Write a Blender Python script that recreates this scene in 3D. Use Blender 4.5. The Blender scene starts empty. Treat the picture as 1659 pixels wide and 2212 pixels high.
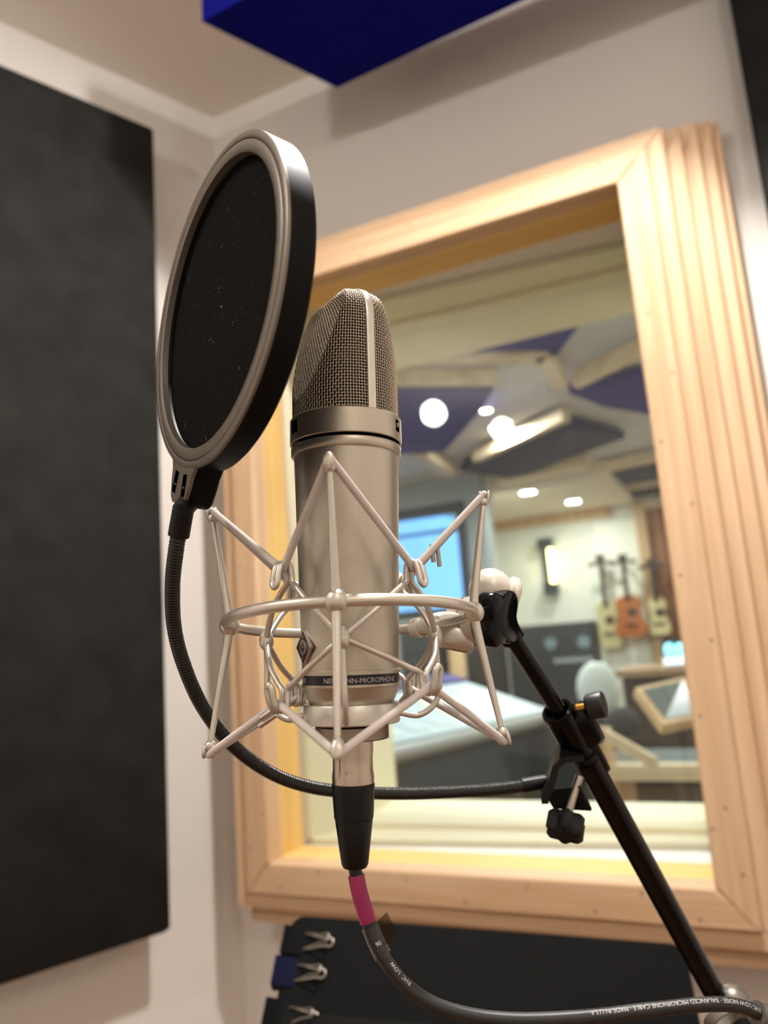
import bpy, math, random
from mathutils import Vector, Matrix
V = Vector
PI = math.pi
scene = bpy.context.scene
COL = scene.collection
random.seed(7)

# ------------------------------------------------------------------ camera
FPX, CX, CY = 1650.0, 829.5, 1106.0
PITCH, ROLL = math.radians(10.17), math.radians(4.22)
CAM = V((0, 0, 1.35))
FW = V((0, math.cos(PITCH), math.sin(PITCH)))
_u0 = V((1, 0, 0)).cross(FW)
RT = math.cos(ROLL) * V((1, 0, 0)) - math.sin(ROLL) * _u0
UP = math.sin(ROLL) * V((1, 0, 0)) + math.cos(ROLL) * _u0
cam = bpy.data.cameras.new('camera')
cam.sensor_fit = 'VERTICAL'; cam.sensor_height = 36.0; cam.sensor_width = 27.0
cam.lens = FPX / 2212 * 36.0
cam.clip_start = 0.02; cam.clip_end = 200
cam.dof.use_dof = True; cam.dof.focus_distance = 0.375; cam.dof.aperture_fstop = cam.lens / 4.1
cam_o = bpy.data.objects.new('camera', cam); COL.objects.link(cam_o)
cam_o.matrix_world = Matrix(((RT.x, UP.x, -FW.x, CAM.x), (RT.y, UP.y, -FW.y, CAM.y), (RT.z, UP.z, -FW.z, CAM.z), (0, 0, 0, 1)))
scene.camera = cam_o

# ------------------------------------------------------------------ world, lamps, exposure
world = bpy.data.worlds.new('sky'); scene.world = world; world.use_nodes = True
bg = world.node_tree.nodes['Background']
bg.inputs[0].default_value = (0.20, 0.50, 1.0, 1); bg.inputs[1].default_value = 2.0
vs = scene.view_settings
vs.view_transform = 'Standard'; vs.look = 'None'; vs.gamma = 1.0; vs.use_curve_mapping = False
vs.exposure = 0.28
cy = scene.cycles
cy.max_bounces = 6; cy.diffuse_bounces = 4; cy.glossy_bounces = 3; cy.transmission_bounces = 4; cy.transparent_max_bounces = 12
cy.caustics_reflective = False; cy.caustics_refractive = False; cy.use_adaptive_sampling = True; cy.adaptive_threshold = 0.09; cy.adaptive_min_samples = 16; cy.sample_clamp_indirect = 4.0

def lamp(name, kind, loc, power, color, size=0.1, aim=None, spot=None, blend=0.5):
    l = bpy.data.lights.new(name, kind); l.energy = power; l.color = color
    if kind == 'AREA': l.shape = 'DISK'; l.size = size
    if kind in ('SPOT', 'POINT'): l.shadow_soft_size = size
    if kind == 'SPOT': l.spot_size = math.radians(spot); l.spot_blend = blend
    o = bpy.data.objects.new(name, l); COL.objects.link(o); o.location = loc
    if aim is not None: o.rotation_euler = (V(aim) - V(loc)).to_track_quat('-Z', 'Y').to_euler()
    return o
WARM = (1.0, 0.965, 0.915)
lamp('booth_downlight', 'AREA', (0.29, 0.79, 2.77), 29, WARM, 0.09, aim=(0.18, 0.76, 0))
lamp('booth_ceiling_fill', 'POINT', (0.29, 0.76, 2.745), 11, WARM, 0.035)  # unseen lamp added beside the downlight to brighten the ceiling
lamp('booth_fill', 'POINT', (-1.05, -0.10, 2.52), 18, WARM, 0.06)  # this and the next are unseen fill lamps added to brighten the booth
lamp('booth_fill', 'POINT', (0.55, -0.85, 2.52), 9, WARM, 0.06)

# ------------------------------------------------------------------ frames of reference
def at(x, y, z): return CAM + z * (FW + (x - CX) / FPX * RT - (y - CY) / FPX * UP)
def depth(p): return (p - CAM).dot(FW)
A1, A2 = math.radians(-24.7), math.radians(42.4)
EU = V((math.cos(A1), math.sin(A1), 0)); NW = V((math.sin(A1), -math.cos(A1), 0))   # along window wall, out of it
EL = V((math.cos(A2), math.sin(A2), 0)); NL = V((math.sin(A2), -math.cos(A2), 0))   # along left wall, out of it
EZ = V((0, 0, 1))
P0 = at(1440, 1200, 1.30); P0.z = 0
def W(u, d, z): return P0 + EU * u - NW * d + EZ * z          # window wall coordinates: u along, d behind casing front
CEIL = 2.80
CORNER = W(-1.010, 0.14, 0)
def Lw(s, off, z): return CORNER + EL * s + NL * off + EZ * z   # left wall coordinates
def hit_z(x, y, z):
    dr = at(x, y, 1) - CAM; return CAM + dr * ((z - CAM.z) / dr.z)
def hit_d(x, y, d):
    o = W(0, d, 0); dr = at(x, y, 1) - CAM; return CAM + dr * ((o - CAM).dot(NW) / dr.dot(NW))
def uz(p): return ((p - P0).dot(EU), p.z)

# ------------------------------------------------------------------ mesh helpers
class MB:
    def __init__(s): s.v = []; s.f = []
    def add(s, vs, fs):
        o = len(s.v); s.v += [V(p) for p in vs]; s.f += [tuple(i + o for i in f) for f in fs]; return s
    def box(s, c, hx, hy, hz, ax=V((1, 0, 0)), ay=V((0, 1, 0)), az=V((0, 0, 1)), bev=0.0):
        if bev <= 0:
            p = [c + ax * hx * i + ay * hy * j + az * hz * k for k in (-1, 1) for j in (-1, 1) for i in (-1, 1)]
            return s.add(p, [(0, 2, 3, 1), (4, 5, 7, 6), (0, 1, 5, 4), (2, 6, 7, 3), (0, 4, 6, 2), (1, 3, 7, 5)])
        b = bev; rings = []
        for (kz, ins) in ((-hz, b), (-hz + b, 0), (hz - b, 0), (hz, b)):
            X, Y = hx - ins, hy - ins
            rings.append([c + ax * x + ay * y + az * kz for x, y in ((-X + b, -Y), (X - b, -Y), (X, -Y + b), (X, Y - b), (X - b, Y), (-X + b, Y), (-X, Y - b), (-X, -Y + b))])
        return s.rings(rings)
    def rings(s, R, closed=False, caps=True):
        n = len(R[0]); o = len(s.v)
        for r in R: s.v += [V(p) for p in r]
        m = len(R)
        for i in range(m if closed else m - 1):
            a, b = o + i * n, o + ((i + 1) % m) * n
            for j in range(n): s.f.append((a + j, a + (j + 1) % n, b + (j + 1) % n, b + j))
        if caps and not closed:
            s.f.append(tuple(o + j for j in range(n - 1, -1, -1))); s.f.append(tuple(o + (m - 1) * n + j for j in range(n)))
        return s
    def lathe(s, prof, c, ax, n=48, closed=False, caps=True, x0=None):
        x, y = perp(ax, x0); R = []
        for (h, r) in prof: R.append([c + ax * h + (x * math.cos(2 * PI * j / n) + y * math.sin(2 * PI * j / n)) * r for j in range(n)])
        return s.rings(R, closed, caps)
    def tube(s, pts, rad, n=12, closed=False, caps=True):
        m = len(pts); rad = rad if isinstance(rad, (list, tuple)) else [rad] * m
        T = []
        for i in range(m):
            a = pts[(i - 1) % m] if (closed or i > 0) else pts[0]; b = pts[(i + 1) % m] if (closed or i < m - 1) else pts[-1]
            t = (b - a); T.append(t.normalized() if t.length > 1e-12 else V((0, 0, 1)))
        x, y = perp(T[0]); R = []
        for i in range(m):
            if i: 
                x = x - T[i] * x.dot(T[i]); x.normalize()
            y = T[i].cross(x)
            R.append([pts[i] + (x * math.cos(2 * PI * j / n) + y * math.sin(2 * PI * j / n)) * rad[i] for j in range(n)])
        return s.rings(R, closed, caps)
    def sphere(s, c, r, n=20, m=12, sc=(1, 1, 1), ax=None):
        A = ax or (V((1, 0, 0)), V((0, 1, 0)), V((0, 0, 1))); R = []
        for i in range(1, m):
            t = PI * i / m
            R.append([c + A[0] * (r * sc[0] * math.sin(t) * math.cos(2 * PI * j / n)) + A[1] * (r * sc[1] * math.sin(t) * math.sin(2 * PI * j / n)) - A[2] * (r * sc[2] * math.cos(t)) for j in range(n)])
        return s.rings(R)
    def prism(s, poly, c, ax, ay, az, h0, h1, bev=0.0):
        cen = V((sum(p[0] for p in poly) / len(poly), sum(p[1] for p in poly) / len(poly)))
        def ring(h, ins):
            out = []
            for p in poly:
                q = V((p[0], p[1])); d = cen - q
                if d.length > 1e-9: q = q + d.normalized() * ins
                out.append(c + ax * q.x + ay * q.y + az * h)
            return out
        R = [ring(h0, bev), ring(h0 + bev, 0), ring(h1 - bev, 0), ring(h1, bev)] if bev > 0 else [ring(h0, 0), ring(h1, 0)]
        return s.rings(R)
    def build(s, name, mat, parent=None, smooth=40, loc=None):
        base = loc if loc is not None else (ROOT[parent.name] if parent else V((0, 0, 0)))
        me = bpy.data.meshes.new(name); me.from_pydata([tuple(p - base) for p in s.v], [], s.f); me.update()
        import bmesh
        bm = bmesh.new(); bm.from_mesh(me); bmesh.ops.recalc_face_normals(bm, faces=bm.faces); bm.to_mesh(me); bm.free()
        if smooth:
            me.shade_smooth()
            if smooth < 180: me.set_sharp_from_angle(angle=math.radians(smooth))
        me.materials.append(mat)
        o = bpy.data.objects.new(name, me); COL.objects.link(o)
        if parent: o.parent = parent
        else: o.location = base
        ROOT[o.name] = base
        return o
ROOT = {}
def perp(a, x0=None):
    a = a.normalized(); r = x0 if x0 is not None else (V((1, 0, 0)) if abs(a.x) < 0.8 else V((0, 1, 0)))
    x = (r - a * r.dot(a)).normalized(); return x, a.cross(x)
def spline(P, k=8, closed=False):
    out = []; n = len(P); P = [V(p) for p in P]
    for i in range(n if closed else n - 1):
        p0 = P[(i - 1) % n] if (closed or i > 0) else P[0] * 2 - P[1]; p1 = P[i]; p2 = P[(i + 1) % n]
        p3 = P[(i + 2) % n] if (closed or i < n - 2) else P[-1] * 2 - P[-2]
        for j in range(k):
            t = j / k
            out.append(0.5 * ((2 * p1) + (p2 - p0) * t + (2 * p0 - 5 * p1 + 4 * p2 - p3) * t * t + (3 * p1 - p0 - 3 * p2 + p3) * t ** 3))
    if not closed: out.append(P[-1])
    return out
def resample(P, step):
    L = [0]
    for a, b in zip(P, P[1:]): L.append(L[-1] + (b - a).length)
    n = max(2, int(L[-1] / step)); out = []; j = 0
    for i in range(n + 1):
        t = L[-1] * i / n
        while j < len(L) - 2 and L[j + 1] < t: j += 1
        f = (t - L[j]) / max(1e-12, L[j + 1] - L[j]); out.append(P[j].lerp(P[j + 1], min(1, f)))
    return out
def thing(name, label, cat, loc, group=None):
    o = bpy.data.objects.new(name, None); COL.objects.link(o); o.location = loc; o.empty_display_size = 0.05
    ROOT[o.name] = V(loc); return tag(o, label, cat, group)
def tag(o, label, cat, group=None):
    o['label'] = label; o['category'] = cat
    if group: o['group'] = group
    return o
def struct(o): o['kind'] = 'structure'; return o
def sempty(name, loc):
    o = bpy.data.objects.new(name, None); COL.objects.link(o); o.location = loc; ROOT[o.name] = V(loc); return struct(o)
def text_mesh(body, size, spacing=1.0, mirror=False):
    cu = bpy.data.curves.new('lettering', 'FONT'); cu.body = body; cu.size = size; cu.space_character = spacing
    cu.resolution_u = 3; cu.fill_mode = 'FRONT'
    ob = bpy.data.objects.new('lettering_tmp', cu); COL.objects.link(ob)
    dg = bpy.context.evaluated_depsgraph_get(); me = ob.evaluated_get(dg).to_mesh()
    vs = [v.co.copy() for v in me.vertices]; fs = [tuple(p.vertices) for p in me.polygons]
    ob.evaluated_get(dg).to_mesh_clear(); bpy.data.objects.remove(ob); bpy.data.curves.remove(cu)
    x0 = min(v.x for v in vs); x1 = max(v.x for v in vs)
    return [(v.x - x0, v.y) for v in vs], fs, x1 - x0

# ------------------------------------------------------------------ materials
def lin(c): return tuple(((x / 255) / 12.92 if x / 255 <= 0.04045 else ((x / 255 + 0.055) / 1.055) ** 2.4) for x in c)
def M(name, rgb, rough=0.5, metal=0.0, spec=0.5, bump=None, var=None, coat=0.0, sheen=0.0, emit=None):
    m = bpy.data.materials.new(name); m.use_nodes = True; nt = m.node_tree; b = nt.nodes['Principled BSDF']
    c = lin(rgb); b.inputs['Base Color'].default_value = (*c, 1); b.inputs['Roughness'].default_value = rough
    b.inputs['Metallic'].default_value = metal; b.inputs['Specular IOR Level'].default_value = spec
    b.inputs['Coat Weight'].default_value = coat; b.inputs['Sheen Weight'].default_value = sheen
    tc = nt.nodes.new('ShaderNodeTexCoord')
    if var:   # (scale, amount, detail): mottling of the colour
        n = nt.nodes.new('ShaderNodeTexNoise'); n.inputs['Scale'].default_value = var[0]; n.inputs['Detail'].default_value = 4
        r = nt.nodes.new('ShaderNodeValToRGB'); k = var[1]
        r.color_ramp.elements[0].position = 0.3; r.color_ramp.elements[1].position = 0.7
        r.color_ramp.elements[0].color = (*[x * (1 - k) for x in c], 1); r.color_ramp.elements[1].color = (*[min(1, x * (1 + k)) for x in c], 1)
        nt.links.new(tc.outputs['Object'], n.inputs['Vector']); nt.links.new(n.outputs['Fac'], r.inputs['Fac']); nt.links.new(r.outputs['Color'], b.inputs['Base Color'])
    if bump:  # (scale, strength, distance)
        n = nt.nodes.new('ShaderNodeTexNoise'); n.inputs['Scale'].default_value = bump[0]; n.inputs['Detail'].default_value = 3
        bp = nt.nodes.new('ShaderNodeBump'); bp.inputs['Strength'].default_value = bump[1]; bp.inputs['Distance'].default_value = bump[2]
        nt.links.new(tc.outputs['Object'], n.inputs['Vector']); nt.links.new(n.outputs['Fac'], bp.inputs['Height']); nt.links.new(bp.outputs['Normal'], b.inputs['Normal'])
    if emit:
        b.inputs['Emission Color'].default_value = (*lin(emit[0]), 1); b.inputs['Emission Strength'].default_value = emit[1]
    return m
def wood(name, rgb, dark, vertical=True, rot=A1, rough=0.55, seed=0.0, scale=1.0):
    m = bpy.data.materials.new(name); m.use_nodes = True; nt = m.node_tree; b = nt.nodes['Principled BSDF']; L = nt.links.new
    tc = nt.nodes.new('ShaderNodeTexCoord'); mp = nt.nodes.new('ShaderNodeMapping'); mp.vector_type = 'TEXTURE'
    mp.inputs['Rotation'].default_value = (0, 0, rot); mp.inputs['Location'].default_value = (seed, seed * 2, seed * 3)
    L(tc.outputs['Object'], mp.inputs['Vector'])
    sc = nt.nodes.new('ShaderNodeVectorMath'); sc.operation = 'MULTIPLY'
    sc.inputs[1].default_value = (55 * scale, 55 * scale, 1.6 * scale) if vertical else (1.6 * scale, 55 * scale, 55 * scale)
    L(mp.outputs[0], sc.inputs[0])
    n1 = nt.nodes.new('ShaderNodeTexNoise'); n1.inputs['Scale'].default_value = 1.0; n1.inputs['Detail'].default_value = 5; n1.inputs['Distortion'].default_value = 0.6
    L(sc.outputs[0], n1.inputs['Vector'])
    r = nt.nodes.new('ShaderNodeValToRGB'); r.color_ramp.elements[0].position = 0.36; r.color_ramp.elements[1].position = 0.62
    r.color_ramp.elements[0].color = (*lin(dark), 1); r.color_ramp.elements[1].color = (*lin(rgb), 1)
    L(n1.outputs['Fac'], r.inputs['Fac'])
    n2 = nt.nodes.new('ShaderNodeTexNoise'); n2.inputs['Scale'].default_value = 4.0; n2.inputs['Detail'].default_value = 2
    L(mp.outputs[0], n2.inputs['Vector'])
    mx = nt.nodes.new('ShaderNodeMixRGB'); mx.blend_type = 'MULTIPLY'; mx.inputs['Fac'].default_value = 0.25
    r2 = nt.nodes.new('ShaderNodeValToRGB'); r2.color_ramp.elements[0].position = 0.3; r2.color_ramp.elements[1].position = 0.7
    r2.color_ramp.elements[0].color = (0.75, 0.68, 0.6, 1); r2.color_ramp.elements[1].color = (1, 1, 1, 1)
    L(n2.outputs['Fac'], r2.inputs['Fac']); L(r.outputs['Color'], mx.inputs[1]); L(r2.outputs['Color'], mx.inputs[2]); L(mx.outputs[0], b.inputs['Base Color'])
    b.inputs['Roughness'].default_value = rough; b.inputs['Specular IOR Level'].default_value = 0.3
    bp = nt.nodes.new('ShaderNodeBump'); bp.inputs['Strength'].default_value = 0.15; bp.inputs['Distance'].default_value = 0.001
    L(n1.outputs['Fac'], bp.inputs['Height']); L(bp.outputs['Normal'], b.inputs['Normal'])
    return m
def glass(name, tint=(0.97, 0.98, 0.965), gloss=0.08):
    m = bpy.data.materials.new(name); m.use_nodes = True; nt = m.node_tree; nt.nodes.clear(); L = nt.links.new
    out = nt.nodes.new('ShaderNodeOutputMaterial'); t = nt.nodes.new('ShaderNodeBsdfTransparent'); g = nt.nodes.new('ShaderNodeBsdfGlossy')
    t.inputs[0].default_value = (*tint, 1); g.inputs['Roughness'].default_value = 0.02
    lw = nt.nodes.new('ShaderNodeLayerWeight'); lw.inputs['Blend'].default_value = 0.12
    ml = nt.nodes.new('ShaderNodeMath'); ml.operation = 'MULTIPLY_ADD'; ml.inputs[1].default_value = 0.5; ml.inputs[2].default_value = gloss * 0.3
    mx = nt.nodes.new('ShaderNodeMixShader'); L(lw.outputs['Fresnel'], ml.inputs[0]); L(ml.outputs[0], mx.inputs[0]); L(t.outputs[0], mx.inputs[1]); L(g.outputs[0], mx.inputs[2]); L(mx.outputs[0], out.inputs[0])
    return m

m_wall = M('painted_wall', (229, 223, 216), 0.9, bump=(300, 0.15, 0.0005))
m_ceil = M('painted_ceiling', (238, 229, 218), 0.95)
m_floor = wood('floor_boards', (150, 110, 75), (115, 80, 52), vertical=False)
m_pine_v = wood('pine_vertical', (216, 184, 150), (201, 165, 129), True)
m_pine_h = wood('pine_horizontal', (216, 184, 150), (201, 165, 129), False)
m_jamb_v = wood('warm_lit_varnish_vertical', (236, 200, 130), (224, 182, 108), True, scale=0.5)  # yellow of the warm control room light painted into the varnished wood colour
m_jamb_h = wood('warm_lit_varnish_horizontal', (236, 200, 130), (224, 182, 108), False, scale=0.5)
m_cream = M('cream_paint', (240, 231, 204), 0.6)
m_glass = glass('window_glass')
m_nail_hole = M('nail_hole_dark', (78, 60, 42), 0.6)
m_blackfab = M('black_acoustic_fabric', (38, 38, 36), 0.95, var=(14, 0.25), bump=(900, 0.4, 0.001), spec=0.2)
m_bluefab = M('blue_acoustic_fabric', (9, 12, 112), 0.95, bump=(900, 0.3, 0.001), spec=0.1)

# ------------------------------------------------------------------ booth shell
WT = 0.49                                            # wall thickness behind the booth face
U0, U1, Z0, Z1 = -0.836, 0.004, 0.941, 2.171         # window opening
def wall_hole(mb, ua, ub, za, zb, d0, d1):
    for (a, b, c, e) in ((ua, U0, za, zb), (U1, ub, za, zb), (U0, U1, za, Z0), (U0, U1, Z1, zb)):
        mb.box(W((a + b) / 2, (d0 + d1) / 2, (c + e) / 2), (b - a) / 2, (d1 - d0) / 2, (e - c) / 2, EU, -NW, EZ)
    return mb
UR = 1.15
struct(wall_hole(MB(), -1.010, UR, 0, CEIL, 0.14, 0.63).build('wall_front', m_wall))
E_right = W(UR, 0.14, 0); E_left = Lw(-2.6, 0, 0)
E_rb = V((1.25, -1.5, 0)); E_lb = V((-2.1, -1.5, 0))
def wall_seg(name, a, b, mat=m_wall, h=CEIL, th=0.1, z=0):
    e = (b - a).normalized(); n = e.cross(EZ); c = (a + b) / 2
    cen = V((-0.4, 0.2, 0))
    if (cen - c).dot(n) > 0: n = -n
    return struct(MB().box(c + n * th / 2 + EZ * (h / 2 + z), (b - a).length / 2, th / 2, h / 2, e, n, EZ).build(name, mat))
wall_seg('wall_left', E_left, CORNER); wall_seg('wall_right', E_right, E_rb); wall_seg('wall_back', E_rb, E_lb); wall_seg('wall_left_back', E_lb, E_left)
foot = [CORNER, E_right, E_rb, E_lb, E_left]
def slab(name, poly, z0, z1, mat):
    return struct(MB().rings([[V((p.x, p.y, z0)) for p in poly], [V((p.x, p.y, z1)) for p in poly]]).build(name, mat, smooth=0))
slab('floor', foot, -0.05, 0.0, m_floor); slab('ceiling', foot, CEIL, CEIL + 0.05, m_ceil)

# ------------------------------------------------------------------ window
win = sempty('window_1', W((U0 + U1) / 2, 0, Z0))
win['label'] = 'deep pine framed studio window to the control room'
def frame_boards(name, d0, d1, iu0, iu1, iz0, iz1, ou0, ou1, oz0, oz1, mv, mh, parent, bev=0.0015):
    """four mitred boards of a rectangular frame; i* inner edge, o* outer edge"""
    I = [(iu0, iz0), (iu1, iz0), (iu1, iz1), (iu0, iz1)]; O = [(ou0, oz0), (ou1, oz0), (ou1, oz1), (ou0, oz1)]
    out = []
    for k in range(4):
        a, b = I[k], I[(k + 1) % 4]; c, d = O[(k + 1) % 4], O[k]
        poly = [a, b, c, d]
        mb = MB(); g = 0.0004
        cen = ((a[0] + b[0] + c[0] + d[0]) / 4, (a[1] + b[1] + c[1] + d[1]) / 4)
        def ring(dd, ins):
            r = []
            for p in poly:
                dx, dz = cen[0] - p[0], cen[1] - p[1]
                if k % 2 == 0: q = (p[0] + math.copysign(ins + g, dx), p[1] + math.copysign(ins, dz))
                else: q = (p[0] + math.copysign(ins, dx), p[1] + math.copysign(ins + g, dz))
                r.append(W(q[0], dd, q[1]))
            return r
        mb.rings([ring(d0, bev), ring(d0 + bev, 0), ring(d1, 0)])
        out.append(mb.build(name, mh if k % 2 == 0 else mv, parent, smooth=30))
    return out
b1 = frame_boards('casing_board', 0.0, 0.05, U0, U1, Z0, Z1, U0 - 0.057, U1 + 0.058, Z0 - 0.060, Z1 + 0.058, m_pine_v, m_pine_h, win, 0.003)
frame_boards('casing_edge_strip', 0.010, 0.06, U0 - 0.057, U1 + 0.058, Z0 - 0.060, Z1 + 0.058, U0 - 0.088, U1 + 0.089, Z0 - 0.091, Z1 + 0.092, m_pine_v, m_pine_h, win, 0.002)
prev = (U0 - 0.070, U1 + 0.085, Z0 - 0.085, Z1 + 0.085)
for (du, dz1, dd, lo, lf) in ((0.118, 0.096, 0.036, 0.126, 0.066), (0.147, 0.106, 0.054, 0.126, 0.066), (0.171, 0.112, 0.072, 0.126, 0.066), (0.186, 0.116, 0.092, 0.126, 0.066)):
    o = (U0 - lf - 0.01, U1 + du, Z0 - lo, Z1 + dz1)
    frame_boards('casing_backing_board', dd, 0.139, U0 - 0.03, prev[1] - 0.012, Z0 - 0.03, Z1 + 0.03, *o, m_pine_v, m_pine_h, win, 0.002)
    prev = o
# jamb lining, deeper at the right because the pane is set at an angle
DJL, DJR = 0.140, 0.222
def jamb(name, dl0, dr0, dl1, dr1, ins, mv, mh, th=0.02):
    u0, u1, z0, z1 = U0 + ins, U1 - ins, Z0 + ins, Z1 - ins
    def q(u, d, z): return W(u, d, z)
    for (nm, pts) in (('b', [(u0, dl0, z0), (u1, dr0, z0), (u1, dr1, z0), (u0, dl1, z0)]), ('t', [(u0, dl0, z1), (u1, dr0, z1), (u1, dr1, z1), (u0, dl1, z1)]),
                      ('l', [(u0, dl0, z0), (u0, dl0, z1), (u0, dl1, z1), (u0, dl1, z0)]), ('r', [(u1, dr0, z0), (u1, dr0, z1), (u1, dr1, z1), (u1, dr1, z0)])):
        off = {'b': -EZ, 't': EZ, 'l': -EU, 'r': EU}[nm] * th
        a = [q(*p) for p in pts]; mb = MB().rings([a, [p + off for p in a]])
        mb.build(name, mh if nm in 'bt' else mv, win, smooth=0)
jamb('jamb_board', 0.0505, 0.0505, DJL - 0.001, DJR - 0.001, -0.0005, m_jamb_v, m_jamb_h)
# cream painted lining of the inner leaf: stop bead, boards with open joints
jamb('stop_bead', DJL + 0.014, DJR + 0.014, DJL + 0.040, DJR + 0.033, 0.010, m_cream, m_cream)
jamb('lining_board', DJL + 0.052, DJR + 0.045, 0.300, 0.335, 0.001, m_cream, m_cream)
jamb('stop_bead', 0.310, 0.345, 0.372, 0.405, 0.011, m_cream, m_cream)
jamb('lining_board', 0.384, 0.417, 0.630, 0.630, 0.001, m_cream, m_cream)
def pane(name, dl, dr, ins=0.0):
    a = [W(U0 + ins, dl, Z0 + ins), W(U1 - ins, dr, Z0 + ins), W(U1 - ins, dr, Z1 - ins), W(U0 + ins, dl, Z1 - ins)]
    return MB().rings([a, [p - NW * 0.008 for p in a]]).build(name, m_glass, win, smooth=0)
pane('glass_pane', DJL, DJR); pane('glass_pane', 0.390, 0.425)
# nail - dark discs painted as the shaded holes in the casing
for (x, y) in ((1296, 356), (1223, 411), (883, 486), (779, 553), (1393, 405), (1362, 488), (1412, 543), (1398, 676), (1453, 806), (1429, 954), (1495, 1088), (1470, 1243), (1537, 1383), (1512, 1547), (1567, 1694 + 52), (1540, 1791), (1605, 1890), (1386, 1931), (1513, 1988), (1139, 1915), (1286, 1969), (877, 1900), (1006, 1948), (686, 1885), (607, 1916), (565, 1758), (541, 1831), (545, 1650), (572, 1560), (517, 1225)):
    p = hit_d(x, y, 0.0); MB().lathe([(-0.0015, 0.0024), (0.0002, 0.0024), (0.0004, 0.0016)], p, NW, 10).build('nail_hole_disc', m_nail_hole, b1[0] if False else win, smooth=0)

# ------------------------------------------------------------------ acoustic panels
def panel_box(name, c, hx, hy, hz, ax, ay, az, mat, label, cat='acoustic panel', group=None, bev=0.006):
    o = MB().box(c, hx, hy, hz, ax, ay, az, bev).build(name, mat, None, smooth=50, loc=c - az * hz); return tag(o, label, cat, group)
s1, s0 = -0.2198, -1.42
panel_box('sound_absorber', Lw((s0 + s1) / 2, 0.073, (0.834 + 2.612) / 2), (s1 - s0) / 2, 0.027, (2.612 - 0.834) / 2, EL, NL, EZ, m_blackfab, 'tall black fabric acoustic panel on the left wall')
for (s, z) in ((-0.5, 2.4), (-1.15, 2.4), (-0.5, 1.0), (-1.15, 1.0)): pass
panel_box('sound_absorber', W(0.247 + 0.30, 0.105, 1.95), 0.30, 0.030, 0.80, EU, -NW, EZ, m_blackfab, 'black acoustic panel at the far right edge, beside the pine window')
# hanging blue cloud: parallelogram with one corner towards the room corner
zc = 2.58
cA, cB = hit_z(437, 47, zc), hit_z(728, 190, zc); cB2 = hit_z(1115, 8, zc)
dAB = (cB - cA); dBC = (cB2 - cB).normalized(); dAD = (hit_z(490, 0, zc) - cA).normalized()
cC = cB + dBC * 0.95; cD = cA + dBC * 0.62
poly = [cA, cB, cC, cC - NW * -0.0 + (cA - cB).normalized() * 0.30]
poly = [cA, cB, cC, cA + dBC * 0.95]
cl = MB().rings([[p for p in poly], [p + EZ * 0.17 for p in poly]]).build('acoustic_cloud', m_bluefab, None, smooth=0, loc=(poly[0] + poly[2]) / 2)
tag(cl, 'deep blue fabric acoustic cloud hanging under the ceiling', 'acoustic panel')
for p in (0.25, 0.75): pass
wm = M('suspension_wire_steel', (150, 150, 150), 0.4, 1.0)
for (i, j) in ((0.2, 0.12), (0.8, 0.12), (0.2, 0.88), (0.8, 0.88)):
    p = poly[0] + (poly[1] - poly[0]) * i + (poly[3] - poly[0]) * j
    MB().tube([p + EZ * 0.168, p + EZ * (CEIL - zc)], 0.001, 6).build('suspension_wire', wm, cl)

# ------------------------------------------------------------------ metals and plastics
m_nickel = M('satin_nickel', (193, 184, 169), 0.40, 0.95, bump=(5000, 0.10, 0.0002), var=(2500, 0.06))
m_nickel2 = M('satin_nickel_cage', (214, 207, 196), 0.37, 0.8, bump=(4000, 0.08, 0.0002))
m_mesh = M('woven_wire_nickel', (205, 190, 170), 0.32, 0.95)
m_darkin = M('dark_inner_mesh', (30, 25, 22), 0.7, 0.3)
m_black = M('black_plastic', (7, 7, 8), 0.38, spec=0.3)
m_blackgl = M('black_gloss_paint', (3, 3, 4), 0.2, spec=0.2)
m_blackmt = M('black_rubber', (9, 9, 10), 0.5, spec=0.35, bump=(2500, 0.15, 0.0003))
m_white = M('white_print', (232, 230, 226), 0.6)
m_greyprint = M('grey_print', (205, 203, 200), 0.6)
m_brass = M('brass', (214, 160, 70), 0.28, 1.0)
m_steel = M('steel', (190, 182, 172), 0.28, 1.0)
m_xlr = M('nickel_plug', (196, 180, 165), 0.26, 0.95)
m_cord = M('elastic_cord', (214, 204, 197), 0.85)
m_purple = M('badge_enamel', (38, 10, 18), 0.25)
m_silvline = M('badge_silver', (215, 205, 195), 0.3, 0.9)

# ------------------------------------------------------------------ microphone
AX = V((0.0431301494, 0.000619047579, 0.99906927)).normalized()
RINGTOP = V((-0.01606682, 0.37231023, 1.4640596))
mx_, my_ = perp(AX, V((1, 0, 0)))
def mp(s, r, th):   # mic coordinates in millimetres: height above head ring, radius, angle (0 = towards the photographer, + = right)
    t = math.radians(th); return RINGTOP + AX * (s / 1000) + (mx_ * math.sin(t) - my_ * math.cos(t)) * (r / 1000)
def mlathe(prof, n=72, caps=True, closed=False):
    return MB().lathe([(s / 1000, r / 1000) for s, r in prof], RINGTOP, AX, n, closed, caps, V((1, 0, 0)))
FACE = -58.0
mic = thing('condenser_microphone', 'satin nickel large condenser microphone with woven wire grille', 'microphone', RINGTOP + AX * -0.139)
mlathe([(-17.5, 20), (-17.5, 26.1), (-60, 24.95), (-100, 23.75), (-123.0, 23.2), (-123.0, 20)], caps=False).build('body', m_nickel, mic)
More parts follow.
